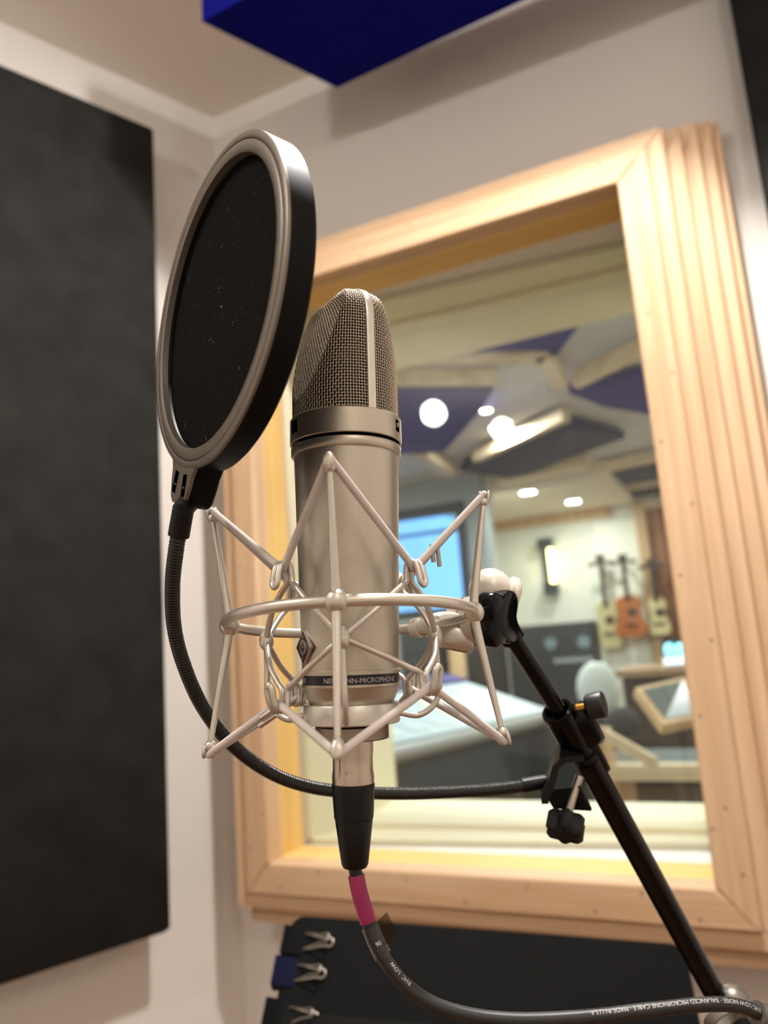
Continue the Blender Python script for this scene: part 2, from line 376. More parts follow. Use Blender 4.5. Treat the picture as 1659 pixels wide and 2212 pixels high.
# head ring: slots are black blocks, the shade inside them painted on
ring_prof = [(-12.6, 24), (-12.6, 27.6), (-12.2, 28.0), (-0.5, 28.0), (0.0, 27.5), (0.0, 24)]
hr = mlathe(ring_prof, 96, caps=False).build('head_ring', m_nickel, mic)
def curved_patch(th0, th1, s0_, s1_, r, n=10, th_=0.0):
    mb = MB(); P = []
    for k in range(n + 1):
        t = th0 + (th1 - th0) * k / n; P.append((mp(s0_, r, t), mp(s1_, r, t)))
    vs = [p for q in P for p in q]; fs = [(2 * k, 2 * k + 2, 2 * k + 3, 2 * k + 1) for k in range(n)]
    return mb.add(vs, fs)
def curved_block(th0, th1, s0_, s1_, r0, r1, n=10):
    R = []
    for k in range(n + 1):
        t = th0 + (th1 - th0) * k / n; R.append([mp(s0_, r0, t), mp(s0_, r1, t), mp(s1_, r1, t), mp(s1_, r0, t)])
    return MB().rings(R)
m_slot = M('slot_shadow_black', (3, 3, 3), 0.9, spec=0.0)
curved_block(-70, -53.5, -8.6, -2.2, 27.6, 28.05).build('slot', m_slot, hr)
curved_block(-72, -69.6, -9.0, -1.8, 27.6, 28.35).build('slot_edge', m_nickel, hr)
curved_block(64.5, 73, -8.6, -2.6, 27.6, 28.06).build('slot', m_slot, hr)
curved_block(66, 72, -6.4, -4.2, 27.9, 28.7).build('switch_knob', m_nickel, hr)
mlathe([(-14.2, 24), (-14.2, 26.9), (-12.6, 26.9), (-12.6, 24)], caps=False).build('gap_ring', m_slot, mic)
mlathe([(-18.6, 24), (-18.6, 26.9), (-17.8, 27.5), (-14.8, 27.6), (-14.1, 27.2), (-14.1, 24)], caps=False).build('collar', m_nickel, mic)
curved_block(-66, -54, -14.0, -12.9, 26.8, 27.9).build('contact_strip', m_brass, mic)
mlathe([(-124.4, 20), (-124.4, 23.7), (-122.6, 23.7), (-122.4, 23.2), (-122.4, 20)], caps=False).build('band_rim', m_nickel, mic)
bandm = M('black_band', (14, 13, 13), 0.35)
bd = mlathe([(-128.8, 20), (-128.8, 23.1), (-124.4, 23.1), (-124.4, 20)], caps=False).build('lettering_band', bandm, mic)
mlathe([(-139.4, 15), (-139.4, 19.3), (-130.3, 23.3), (-129.9, 23.7), (-128.8, 23.7), (-128.8, 20)], caps=False).build('base_cone', m_nickel, mic, smooth=18)
mlathe([(-150, 5), (-150, 12), (-139.3, 18.0), (-139.3, 5)], caps=False).build('socket', m_slot, mic)
def mic_text(body, th0, s_base, size, r, mat, parent, width=None):
    vs, fs, w = text_mesh(body, 1.0); k = (width / w) if width else size
    mb = MB(); mb.add([mp(s_base + y * size, r, th0 + math.degrees(x * k / r)) for x, y in vs], fs)
    return mb.build('lettering', mat, parent, smooth=0)
mic_text('NEUMANN-MICROPHONE', -28.5, -127.9, 3.2, 23.22, m_greyprint, bd, 37.1)
mic_text('MADE IN GERMANY', -61 - 33.0 / 23.22 * 57.3 + 0.5, -128.0, 3.55, 23.22, m_greyprint, bd, 33.0)
# badge: a diamond plate on the front of the body
bth = math.radians(FACE); bn = (mx_ * math.sin(bth) - my_ * math.cos(bth)); bx = (mx_ * math.cos(bth) + my_ * math.sin(bth))
bc = mp(-111.5, 24.1, FACE)
dia = [(-0.0077, 0), (0, -0.0082), (0.0077, 0), (0, 0.0082)]
bdg = MB().prism(dia, bc, bx, AX, bn, -0.0008, 0.0009, 0.0002).build('badge', m_silvline, mic, smooth=20)
MB().prism([(x * 0.9, y * 0.9) for x, y in dia], bc, bx, AX, bn, 0.0008, 0.00105).build('enamel_field', m_purple, bdg, smooth=0)
def flat_ring(c, r0, r1, h, n=40):
    o = []; 
    for j in range(n):
        a = 2 * PI * j / n; o.append([c + bn * hh + (bx * math.cos(a) + AX * math.sin(a)) * rr for hh, rr in ((h, r0), (h, r1), (h - 0.0001, r1), (h - 0.0001, r0))])
    return MB().rings(o, closed=True)
flat_ring(bc, 0.0024, 0.00265, 0.00115).build('emblem_ring', m_silvline, bdg); flat_ring(bc, 0.0030, 0.00335, 0.00115).build('emblem_ring', m_silvline, bdg)
yy = 0.0058
for ch in 'NEUMANN':
    vs_, fs_, w_ = text_mesh(ch, 0.0021); 
    MB().add([bc + bx * (x - w_ / 2) + AX * (yy + y - 0.0013) + bn * 0.0012 for x, y in vs_], fs_).build('emblem_letter', m_silvline, bdg, smooth=0); yy -= 0.00172
# grille: cross-section is a circle cut by two leaning flats, resampled to equal arc lengths
GT = 66.0
def sect(s):
    R = 26.4 if s < 44 else 26.4 * max(0.01, (1 - ((s - 44) / (GT - 44)) ** 3.0)) ** (1 / 3.0)
    q = 27.2 if s < 6 else 27.2 - (s - 6) / (GT - 6) * 18.8
    if s > 60: q *= 1 - 0.30 * ((s - 60) / 6) ** 2
    return R, q
def section_pts(s, n, off=0.0):
    R, q = sect(s); K = 720; P = []
    for i in range(K):
        a = 2 * PI * i / K; ca, sa = math.cos(a), math.sin(a)      # a measured from facing direction
        r = R
        if abs(ca) * R > q: r = q / abs(ca)
        P.append((r * ca, r * sa))
    # soften creases
    P = [((P[i - 6][0] + P[i - 3][0] + P[i][0] * 2 + P[(i + 3) % K][0] + P[(i + 6) % K][0]) / 6, (P[i - 6][1] + P[i - 3][1] + P[i][1] * 2 + P[(i + 3) % K][1] + P[(i + 6) % K][1]) / 6) for i in range(K)]
    L = [0]
    for i in range(K): 
        b = P[(i + 1) % K]; L.append(L[-1] + math.hypot(b[0] - P[i][0], b[1] - P[i][1]))
    out = []; j = 0
    for i in range(n):
        t = L[-1] * i / n
        while L[j + 1] < t: j += 1
        f = (t - L[j]) / (L[j + 1] - L[j]); a, b = P[j], P[(j + 1) % K]
        out.append((a[0] + (b[0] - a[0]) * f, a[1] + (b[1] - a[1]) * f))
    return out
def g_world(s, p): return RINGTOP + AX * (s / 1000) + bn * (p[0] / 1000) + bx * (p[1] / 1000)
NU = 118
rows = []; s = -0.6
while s < GT - 0.4:
    rows.append(s); s += 1.5 if s < 50 else max(0.35, 1.5 * math.sqrt(max(0.02, (GT - s) / 16)))
G = [[g_world(s, p) for p in section_pts(s, NU)] for s in rows]
NR = len(rows)
def gn(i, j):
    a = G[i][(j + 1) % NU] - G[i][(j - 1) % NU]; b = G[min(NR - 1, i + 1)][j] - G[max(0, i - 1)][j]
    n = a.cross(b)
    return n.normalized() if n.length > 1e-12 else AX
NRM = [[gn(i, j) for j in range(NU)] for i in range(NR)]
amp = 0.00021; wr = 0.00024
gm = MB()
for i in range(NR):
    pts = []
    for j in range(NU):
        sg = 1 if (i + j) % 2 == 0 else -1
        pts.append(G[i][j] + NRM[i][j] * amp * sg)
    gm.tube(spline(pts, 2, True), wr, 5, closed=True)
for j in range(NU):
    pts = [G[i][j] - NRM[i][j] * amp * (1 if (i + j) % 2 == 0 else -1) for i in range(NR)]
    gm.tube(spline(pts, 2), wr, 5)
gr = gm.build('wire_grille', m_mesh, mic, smooth=180)
inn = MB(); IR = []
for s in [-0.5, 6, 14, 22, 30, 38, 44, 48, 52, 55, 58, 60.5, 62.5, 64]:
    IR.append([g_world(s - 0.6, (p[0] * 0.945, p[1] * 0.945)) for p in section_pts(s, 64)])
inn.rings(IR).build('inner_screen', m_darkin, mic, smooth=180)
# strip over the head, in the plane between the two grille halves
st = []
for side in (1, -1):
    seq = [-1, 8, 16, 24, 32, 40, 45, 49, 52.5, 55.5, 58, 60, 61.8, 63.2, 64.3, 65.2, 65.8]
    st.append([(s, side * (sect(s)[0])) for s in seq])
path = st[0] + [(66.3, 6), (66.35, 0), (66.3, -6)] + st[1][::-1]
path = [p for k, p in enumerate(path) if k == 0 or math.hypot(p[0] - path[k - 1][0], p[1] - path[k - 1][1]) > 0.6]
R = []
for k, (s, t) in enumerate(path):
    a = path[max(0, k - 1)]; b = path[min(len(path) - 1, k + 1)]
    dx, dy = b[0] - a[0], b[1] - a[1]; l = math.hypot(dx, dy); nx, ny = -dy / l, dx / l   # outward in (s,t)
    if (nx * (s - 30) + ny * t) < 0: nx, ny = -nx, -ny
    hw = 2.35
    def q(o, w): return RINGTOP + AX * ((s + nx * o) / 1000) + bx * ((t + ny * o) / 1000) + bn * (w / 1000)
    R.append([q(-0.8, -hw), q(0.55, -hw), q(0.95, -hw + 0.5), q(0.95, hw - 0.5), q(0.55, hw), q(-0.8, hw)])
MB().rings(R).build('grille_strip', m_nickel2, mic, smooth=60)

# ------------------------------------------------------------------ shock mount
def rodm(v):
    v = V(v); return Matrix.Rotation(v.length, 3, v.normalized())
CAGE_C = at(757.83, 1337.19, 0.373); CAGE_M = rodm((-0.0891, 0.0237, -0.0420))
def cg(th, r, h):   # millimetres
    t = math.radians(th); return CAGE_C + CAGE_M @ V((math.sin(t) * r / 1000, -math.cos(t) * r / 1000, h / 1000))
def cdir(th): return (CAGE_M @ V((math.sin(math.radians(th)), -math.cos(math.radians(th)), 0))).normalized()
CUPV = (CAGE_M @ EZ).normalized()
mount = thing('shock_mount', 'satin nickel spider shock mount with pale elastic cord around the microphone', 'shock mount', cg(0, 0, -62))
MB().tube([cg(a, 59.6, 0) for a in range(0, 360, 4)], 0.00265, 16, closed=True).build('outer_ring', m_nickel2, mount, smooth=180)
RT_, HT_, HB_ = 69.3, 59.1, 60.2
tip_pts = {}
for th in (0, 90, 180, 270):
    rd = MB().tube(spline([cg(th, RT_ - 0.4, HT_ - 4), cg(th, 64.6, 31), cg(th, 60.4, 5), cg(th, 60.4, -5), cg(th, 64.6, -31), cg(th, RT_ - 0.4, -HB_ + 4)], 8),
                   [0.00245 - 0.00115 * abs(k - 20) / 20 for k in range(41)], 14).build('rod', m_nickel2, mount, smooth=180)
    MB().sphere(cg(th, 60.0, 0), 0.0050, sc=(1, 1, 1.05)).build('joint_ball', m_nickel2, rd, smooth=180)
    rdir = cdir(th); tdir = rdir.cross(CUPV)
    for sg, hh in ((1, HT_), (-1, HB_)):
        c0 = cg(th, RT_, sg * (hh - 1.0)); up = (cg(th, RT_, sg * hh) - cg(th, 60, 0)).normalized()
        mb = MB()
        for o in (-1, 1): mb.sphere(c0 + rdir * (0.0021 * o) - up * 0.0006, 0.001, 16, 10, (1.25, 2.6, 3.6), (rdir, tdir, up))
        mb.sphere(c0 - up * 0.0030, 0.001, 14, 10, (3.0, 2.6, 2.6), (rdir, tdir, up))
        mb.build('fork_tip', m_nickel2, rd, smooth=180)
        tip_pts[(th % 360, sg)] = c0 + up * 0.0012
# inner cage
IN_C = at(758.78, 1381.22, 0.370); IN_M = rodm((-0.0383, 0.0133, 0.0354))
def ic(th, r, h):
    t = math.radians(th); return IN_C + IN_M @ V((math.sin(t) * r / 1000, -math.cos(t) * r / 1000, h / 1000))
INUP = (IN_M @ EZ).normalized()
def idir(th): return (IN_M @ V((math.sin(math.radians(th)), -math.cos(math.radians(th)), 0))).normalized()
RB = 40.9
balls = {}
for th, px in ((0, (739, 1377)), (90, (940.5, 1372)), (180, None), (270, (575.6, 1384))):
    p = ic(th, RB, 0)
    if px: p = at(px[0], px[1], depth(p))
    balls[th] = p
hooks = {}
cageo = {}
for th, b in balls.items():
    o = MB().sphere(b, 0.0036, 16, 10, (1, 1, 1.4), (RT, FW, INUP)).build('cage_ball', m_nickel2, mount, smooth=180); cageo[th] = o
    # upright down to the base ring
    d = idir(th); ins = mp(-143.0, 23.0, 0); 
    ph = {0: -4.5, 90: 88, 180: 176, 270: -92}[th]
    tgt = mp(-143.0, 22.4, ph + 0.0); low = ic(th, RB, -26) + (b - ic(th, RB, 0))
    pth = spline([b + INUP * 0.001, b.lerp(low, 0.5), low, low.lerp(tgt, 0.18) - INUP * 0.0055, low.lerp(tgt, 0.55) - INUP * 0.0022 + (tgt - low).dot(INUP) * INUP * 0.4, tgt], 6)
    MB().tube(pth, 0.0014, 10).build('cage_upright', m_nickel2, mount, smooth=180)
UH = {-45: (612, 1217), 45: (892, 1214), -135: (639, 1259), 135: None}
LH = {-45: (604, 1535), 45: (930, 1497), -135: (645, 1521), 135: (889, 1502)}
for sg, dic, rh, hh in ((1, UH, 40.9, 33.0), (-1, LH, 44.4, 28.4)):
    for th, px in dic.items():
        nom = ic(th, rh, sg * hh); off = V((0, 0, 0))
        if px: off = at(px[0], px[1], depth(nom)) - nom
        d = idir(th); t = d.cross(INUP)    # tangential (towards smaller angle)
        bA, bB = balls[(th - 45) % 360], balls[(th + 45) % 360]
        def hp(o, r, h): return ic(th, rh + r, sg * (hh + h)) + off + t * (o / 1000)
        def side(o, bl):
            base = hp(o, -3.2, -8.5); mid = bl.lerp(base, 0.55); cen = ic(th, 0, sg * hh * 0.4); mid = mid + (mid - cen).normalized() * 0.0022
            return [bl, bl.lerp(base, 0.2) + (mid - bl.lerp(base, 0.55)) * 0.5, mid, bl.lerp(base, 0.85) + (mid - bl.lerp(base, 0.55)) * 0.4, base + (bl - base).normalized() * 0.0004, hp(o * 0.92, -3.0, -4.5), hp(o * 0.9, -2.3, -1.2), hp(o * 0.9, 0.4, 0.0), hp(o * 0.9, 3.0, -1.6), hp(o * 0.9, 4.4, -5.5), hp(o * 0.9, 5.2, -9.5)]
        tA = 1 if (ic(th - 45, RB, 0) - ic(th, RB, 0)).dot(t) > 0 else -1
        P = side(1.75 * tA, bA) + [hp(0, 5.5, -11.2)] + side(-1.75 * tA, bB)[::-1]
        MB().tube(spline(P, 6), 0.00145, 10).build('cage_hook', m_nickel2, mount, smooth=180)
        hooks[(th % 360, sg)] = hp(0, 0.5, -3.0)
# elastic cord: one loop above, one below, in turn over a fork tip and under a hook
for sg in (1, -1):
    P = []
    order = []
    for k in range(4):
        order.append(('t', tip_pts[((90 * k) % 360, sg)])); order.append(('h', hooks[((90 * k + 45) % 360, sg)]))
    n = len(order); path = []
    for k in range(n):
        a, b, c = order[k - 1][1], order[k][1], order[(k + 1) % n][1]
        path += [b + (a - b).normalized() * 0.006, b + (a - b).normalized() * 0.0026, b, b + (c - b).normalized() * 0.0026, b + (c - b).normalized() * 0.006]
        path += [b.lerp(c, 0.35), b.lerp(c, 0.65)]
    pts = resample(spline(path + [path[0]], 8), 0.00022)[:-1]
    MB().tube(pts, [0.00176 + 0.00011 * (1 if (k // 1) % 3 == 0 else -0.4) for k in range(len(pts))], 9, closed=True).build('elastic_cord', m_cord, mount, smooth=180)
# metal crimps joining the cord ends
def crimp(c, ax, l=0.0085, r=0.0011, gap=0.0013):
    s_ = ax.cross(FW).normalized(); mb = MB()
    for o in (-1, 1): mb.lathe([(-l / 2, r * 0.8), (-l / 2, r), (l / 2, r), (l / 2, r * 0.8)], c + s_ * gap * o + ax * (0.0012 * o), ax, 12)
    return mb.build('cord_crimp', m_steel, mount)
tR = tip_pts[(90, 1)]; hR = hooks[(45, 1)]; pc = hR.lerp(tR, 0.33)
crimp(pc - UP * 0.0062 - RT * 0.0016 - FW * 0.0016, (UP + RT * -0.12).normalized())
tL = tip_pts[(270, -1)]; hL = hooks[(225, -1)]; crimp(tL.lerp(hooks[(315, -1)], 0.90) - UP * 0.0030 - RT * 0.0010 - FW * 0.0012, (RT + UP * 0.68).normalized(), 0.009)
# base ring that carries the microphone, and knurled nut under it
mlathe([(-147.0, 20.0), (-147.0, 22.3), (-146.5, 22.8), (-138.4, 22.8), (-137.9, 22.4), (-137.9, 19.8), (-142, 19.6), (-147, 17)], caps=False).build('base_ring', m_nickel2, mount)
kn = MB(); NK = 96; KR = []
for i in range(13):
    s = -154.3 + i * 0.53; KR.append([])
    for j in range(NK):
        edge = i in (0, 12)
        r = 17.05 + (0.36 if (i + j) % 2 == 0 else -0.12) - (0.5 if edge else 0); KR[-1].append(mp(s, r, 360 * j / NK))
kn.rings(KR).build('knurled_nut', M('knurled_nickel', (150, 136, 118), 0.38, 0.9), mount, smooth=20)
# ---- clamp on the rear of the ring and the swivel
sl = cg(143, 59.6, 0); tg = (cg(147, 59.6, 0) - cg(139, 59.6, 0)).normalized()
cs = MB().lathe([(-0.0085, 0.0036), (-0.0080, 0.0052), (-0.003, 0.0056), (-0.0025, 0.0047), (0.0025, 0.0047), (0.003, 0.0056), (0.008, 0.0052), (0.0085, 0.0036)], sl, tg, 24).build('ring_sleeve', m_nickel2, mount)
swc = at(1012, 1345, 0.440)
MB().tube(spline([sl, sl.lerp(swc, 0.4) + UP * 0.002, swc], 6), [0.0060 - 0.0006 * math.sin(PI * k / 12) for k in range(13)], 14).build('swivel_arm', m_nickel2, mount)
sax = (RT * 0.86 + UP * 0.18 - FW * 0.48).normalized()
MB().lathe([(-0.0080, 0.0), (-0.0080, 0.0135), (-0.0070, 0.0148), (-0.0008, 0.0148), (-0.0006, 0.0132), (0.0006, 0.0132), (0.0008, 0.0148), (0.0070, 0.0148), (0.0080, 0.0135), (0.0080, 0.0)], swc, sax, 40, caps=False).build('swivel_disc', m_nickel2, mount)
MB().box(at(985, 1376, 0.433), 0.0105, 0.0065, 0.0072, (RT - UP * 0.2).normalized(), FW, (UP + RT * 0.2).normalized(), 0.002).build('swivel_block', m_nickel2, mount, smooth=50)
m_ivory = M('ivory_enamel', (232, 224, 212), 0.33, 0.2)
dmc = at(1060, 1270, 0.447); dax = (RT * 0.90 - UP * 0.30 + FW * 0.1).normalized()
MB().lathe([(-0.0125, 0.0), (-0.0122, 0.004), (-0.0105, 0.008), (-0.007, 0.0112), (-0.002, 0.0128), (0.003, 0.0126), (0.0065, 0.0110), (0.0085, 0.0098), (0.0095, 0.0102), (0.0105, 0.0118), (0.0135, 0.0120), (0.0150, 0.0108), (0.0152, 0.0)], dmc + UP * -0.0015, dax, 40, caps=False).build('swivel_dome', m_ivory, mount, smooth=60)
MB().tube([swc + UP * 0.002, dmc - UP * 0.006], 0.0080, 20).build('swivel_neck', m_ivory, mount)

# ------------------------------------------------------------------ pop filter
pf_az, pf_el = -0.958, 0.0749
PFC = at(455.8, 655.97, 0.352)
pn = V((math.cos(pf_el) * math.sin(pf_az), -math.cos(pf_el) * math.cos(pf_az), math.sin(pf_el)))
pa = EZ.cross(pn).normalized(); pb = pn.cross(pa)
pop = thing('pop_filter', 'round black pop filter on a gooseneck in front of the microphone', 'pop filter', PFC - pb * 0.077)
m_graph = M('graphite_satin', (124, 116, 107), 0.42, 0.6, bump=(3000, 0.1, 0.0002))
m_cloth = M('black_screen_cloth', (9, 6, 6), 0.9, bump=(2600, 0.5, 0.0006), spec=0.12)
m_pblack = M('black_ring_plastic', (8, 9, 11), 0.45, spec=0.12, bump=(1500, 0.05, 0.0002))
def plathe(prof, n=128): return MB().lathe([(h / 1000, r / 1000) for h, r in prof], PFC, pn, n, closed=True, caps=False, x0=pa)
plathe([(-13.2, 70.5), (-13.2, 75.5), (-12.2, 76.6), (-1.6, 77.0), (-1.2, 77.0), (-1.2, 70.5)]).build('outer_hoop', m_pblack, pop)
fr = plathe([(-2.0, 70.5), (-1.2, 77.0), (-0.2, 76.9), (0.3, 76.3), (0.5, 73.6), (0.3, 73.3), (-2.0, 73.0)]).build('front_rim', m_graph, pop)
plathe([(-3.0, 67.2), (-3.0, 72.9), (0.2, 72.9), (0.6, 72.3), (0.6, 68.2), (0.1, 67.4)]).build('clamping_hoop', m_graph, pop)
mesh = MB(); Rr = []
for r in (0.5, 20, 40, 60, 68.6): Rr.append([PFC - pn * 0.0050 + (pa * math.cos(2 * PI * j / 64) + pb * math.sin(2 * PI * j / 64)) * (r / 1000) for j in range(64)])
mesh.rings(Rr, caps=False).build('screen_cloth', m_cloth, pop, smooth=180)
# dust and lint caught on the cloth
dm = M('white_lint', (190, 180, 170), 0.9); db = MB(); rl = random.Random(3)
for k in range(420):
    a, rr = rl.uniform(0, 2 * PI), 66 * math.sqrt(rl.random()); c = PFC - pn * 0.00485 + (pa * math.cos(a) + pb * math.sin(a)) * rr / 1000
    b = rl.uniform(0, PI); l = rl.uniform(0.00008, 0.0002) if k > 9 else rl.uniform(0.0008, 0.0018); d = pa * math.cos(b) + pb * math.sin(b); e = pn.cross(d)
    w = 0.00007
    db.add([c - d * l - e * w, c + d * l - e * w, c + d * l + e * w, c - d * l + e * w], [(0, 1, 2, 3)])
lint = db.build('lint', dm, pop, smooth=0); lint['kind'] = 'stuff'
# neck block below the hoop
_ps = math.radians(-21); qa = pa * math.cos(_ps) + pb * math.sin(_ps); qb = pb * math.cos(_ps) - pa * math.sin(_ps)
def pq(a, b, h): return PFC + qa * (a / 1000) + qb * (b / 1000) + pn * (h / 1000)
nk_poly = [(-17.5, -72.0), (-14.0, -79.0), (-13.0, -85.0), (-10.5, -92.0), (-7.0, -94.5), (7.0, -94.5), (10.5, -92.0), (13.0, -85.0), (14.0, -79.0), (17.5, -72.0)]
nk = MB().prism([(x / 1000, y / 1000) for x, y in nk_poly], PFC, qa, qb, pn, -0.0140, -0.0015, 0.0012).build('neck_block', m_pblack, pop, smooth=40)
MB().prism([(x * 0.98 / 1000, y / 1000) for x, y in [(-19, -71.5), (-14.2, -79.0), (-13.0, -85.0), (-10.2, -92.0), (-6.8, -94.2), (6.8, -94.2), (10.2, -92.0), (13.0, -85.0), (14.2, -79.0), (19, -71.5), (9, -75.4), (0, -76.2), (-9, -75.4)]], PFC, qa, qb, pn, -0.0016, 0.0001).build('neck_face', m_graph, nk, smooth=0)
for sg in (-1, 1):
    MB().box(pq(sg * 6.4, -84.5, 0.05), 0.0023, 0.0052, 0.0003, (qa + qb * 0.10 * sg).normalized(), (qb - qa * 0.10 * sg).normalized(), pn).build('slot', m_slot, nk)
    MB().box(pq(sg * 6.4 + 0.9, -85.5, 0.35), 0.0010, 0.0004, 0.0002, qa, qb, pn).build('slot_bar', m_graph, nk)
# gooseneck
gs = pq(0, -90, -7.5)
gp = [at(387, 1150, .3552), at(381, 1185, .3575), at(373, 1260, .366), at(376, 1350, .378), at(397, 1435, .388), at(440, 1530, .402), at(505, 1612, .418), at(590, 1672, .434), at(680, 1702, .446), at(780, 1712, .455), at(900, 1714, .463), at(1030, 1708, .470), at(1120, 1699, .474), at(1178, 1689, .477)]
gl = resample(spline(gp, 12), 0.00032)
MB().tube(gl, [0.0036 + 0.00022 * math.sin(2 * PI * k / 5) for k in range(len(gl))], 14).build('gooseneck', M('black_ribbed_metal', (5, 5, 5), 0.25, spec=0.6), pop, smooth=180)
fe = resample(spline(gp, 12)[:24], 0.002)
MB().tube([gs, at(396, 1100, .352), at(386, 1157, .3555)], 0.0050, 24).build('ferrule', m_black, pop)
fe_e = at(1128, 1697, .4745); MB().tube([fe_e, gp[-1]], 0.0042, 20).build('ferrule', m_black, pop)

# ------------------------------------------------------------------ microphone stand: boom, clutch, upright and feet
B0 = at(1096, 1362, .452); B1 = at(1232, 1574, .476); B2 = at(1556, 2168, .540)
bax = (B0 - B1).normalized(); bl = (B1 - B2).normalized()
bsx = (RT - bax * RT.dot(bax)).normalized(); bfy = bax.cross(bsx)
if bfy.dot(FW) > 0: bfy = -bfy       # towards photographer
pole_top = B2 + V((0.012, 0.004, -0.006)); FEET = V((pole_top.x, pole_top.y, 0))
stand = thing('microphone_stand', 'black boom microphone stand with thumb screws behind the microphone', 'microphone stand', FEET)
MB().tube([B0, B1], 0.0050, 24).build('thin_boom_tube', m_blackgl, stand)
Bm = B1.lerp(B2, 0.10)
MB().tube([Bm, B2], 0.0078, 28).build('thick_boom_tube', m_blackgl, stand)
def bq(x, y, dd=0.0): return at(x, y, dd)
col_top = at(1203, 1533, .4728); col_bot = at(1252, 1622, .483); cax = (col_top - col_bot).normalized(); cl_len = (col_top - col_bot).length
MB().lathe([(0, 0.0), (0, 0.0096), (cl_len * 0.85, 0.0101), (cl_len * 0.97, 0.0104), (cl_len, 0.0098), (cl_len, 0.0078), (cl_len - 0.006, 0.0076), (cl_len - 0.006, 0.0)], col_bot, cax, 36, caps=False).build('clutch_sleeve', m_blackgl, stand)
csx = (RT - cax * RT.dot(cax)).normalized()
MB().box(at(1260, 1567, .478), 0.0088, 0.0135, 0.0085, csx, cax, csx.cross(cax), 0.003).build('clutch_boss', m_blackgl, stand, smooth=60)
MB().box(at(1284, 1628, .484), 0.0050, 0.0125, 0.0060, csx, cax, csx.cross(cax), 0.0012).build('clutch_lug', m_black, stand, smooth=50)
MB().lathe([(0, 0.0082), (0, 0.0095), (0.016, 0.0095), (0.018, 0.0086)], at(1285, 1668, .489), cax, 28).build('lower_collar', m_black, stand)
tx = (RT * 0.86 + UP * 0.26 - FW * 0.42).normalized()
th0 = at(1246, 1530, .474)
scr = MB()
pts = [th0 + tx * (0.0070 * k / 40) for k in range(41)]
scr.tube(pts, [0.0024 + 0.0003 * math.sin(k * 2.1) for k in range(41)], 14).build('thumb_screw_thread', m_brass, stand, smooth=180)
tk = th0 + tx * 0.0062
MB().lathe([(0, 0.0), (0, 0.0064), (0.0015, 0.0075), (0.0018, 0.0079), (0.0100, 0.0081), (0.0110, 0.0075), (0.0112, 0.0)], tk, tx, 36, caps=False).build('thumb_screw_knob', M('knob_grey_black', (24, 24, 24), 0.42), stand)
# star knob at the swivel
def star(c, ax, r0, r1, lobes, h, mat, name, parent, bev=0.0015, ph=0.0, power=1.0):
    x, y = perp(ax, UP); P = []
    n = lobes * 12
    for k in range(n):
        a = 2 * PI * k / n; w = 0.5 + 0.5 * math.cos(lobes * a + ph); r = r0 + (r1 - r0) * (w ** power); P.append((r * math.cos(a), r * math.sin(a)))
    return MB().prism(P, c, x, y, ax.normalized(), 0, h, bev).build(name, mat, parent, smooth=50)
kx = (RT * 0.77 + UP * 0.03 - FW * 0.63).normalized()
kc = at(1093, 1336, .425) - kx * 0.0105
MB().lathe([(-0.014, 0.0042), (0.002, 0.0042)], kc, kx, 20).build('knob_spindle', m_steel, stand)
star(kc, kx, 0.0132, 0.0186, 4, 0.0105, m_blackgl, 'star_knob', stand, 0.0014, PI, 0.85)
MB().lathe([(-0.004, 0.0105), (0.0005, 0.0120)], kc, kx, 24).build('knob_collar', m_blackgl, stand)
MB().tube([at(1080, 1338, .444), B0.lerp(B1, 0.06)], 0.0078, 24).build('swivel_socket', m_blackgl, stand)
# bottom right: boom clutch, upright and tripod feet
m_greymt = M('grey_die_cast', (128, 122, 114), 0.42, 0.7)
gx = (FW * 0.75 + RT * -0.35 + UP * 0.45).normalized()
rc = at(1561, 2196, .500)
R = []
x, y = perp(gx, UP)
for k in range(48):
    a = 2 * PI * k / 48; d = x * math.cos(a) + y * math.sin(a); R.append([rc + d * 0.0098 + gx * -0.003, rc + d * 0.0128 + gx * -0.003, rc + d * 0.0128 + gx * 0.003, rc + d * 0.0098 + gx * 0.003])
MB().rings(R, closed=True).build('clutch_ring', m_greymt, stand, smooth=40)
MB().sphere(at(1585, 2168, .535), 0.012, 24, 14).build('clutch_body', m_greymt, stand)
MB().lathe([(0, 0.011), (0.012, 0.011), (0.016, 0.008)], at(1600, 2235, .53), EZ, 24).build('tilt_hub', m_black, stand)
MB().tube([pole_top + V((0, 0, 0.0)), pole_top - EZ * 0.10, FEET + EZ * 0.12], [0.012, 0.0095, 0.0095], 24).build('upright', m_blackgl, stand)
for a in (20, 140, 260):
    d = V((math.cos(math.radians(a)), math.sin(math.radians(a)), 0)); MB().tube([FEET + EZ * 0.13 + d * 0.012, FEET + EZ * 0.012 + d * 0.30], 0.008, 14).build('leg', m_blackgl, stand)
MB().lathe([(0.0, 0.02), (0.05, 0.02)], FEET + EZ * 0.10, EZ, 24).build('leg_hub', m_black, stand)

# ------------------------------------------------------------------ pop filter clamp bracket (on the boom)
kz = .474
br = []
bx2 = (RT * 0.90 + UP * 0.10 - FW * 0.42).normalized(); by2 = (UP * 0.88 - RT * 0.47).normalized(); by2 = (by2 - bx2 * by2.dot(bx2)).normalized(); bz2 = bx2.cross(by2)
clampb = MB()
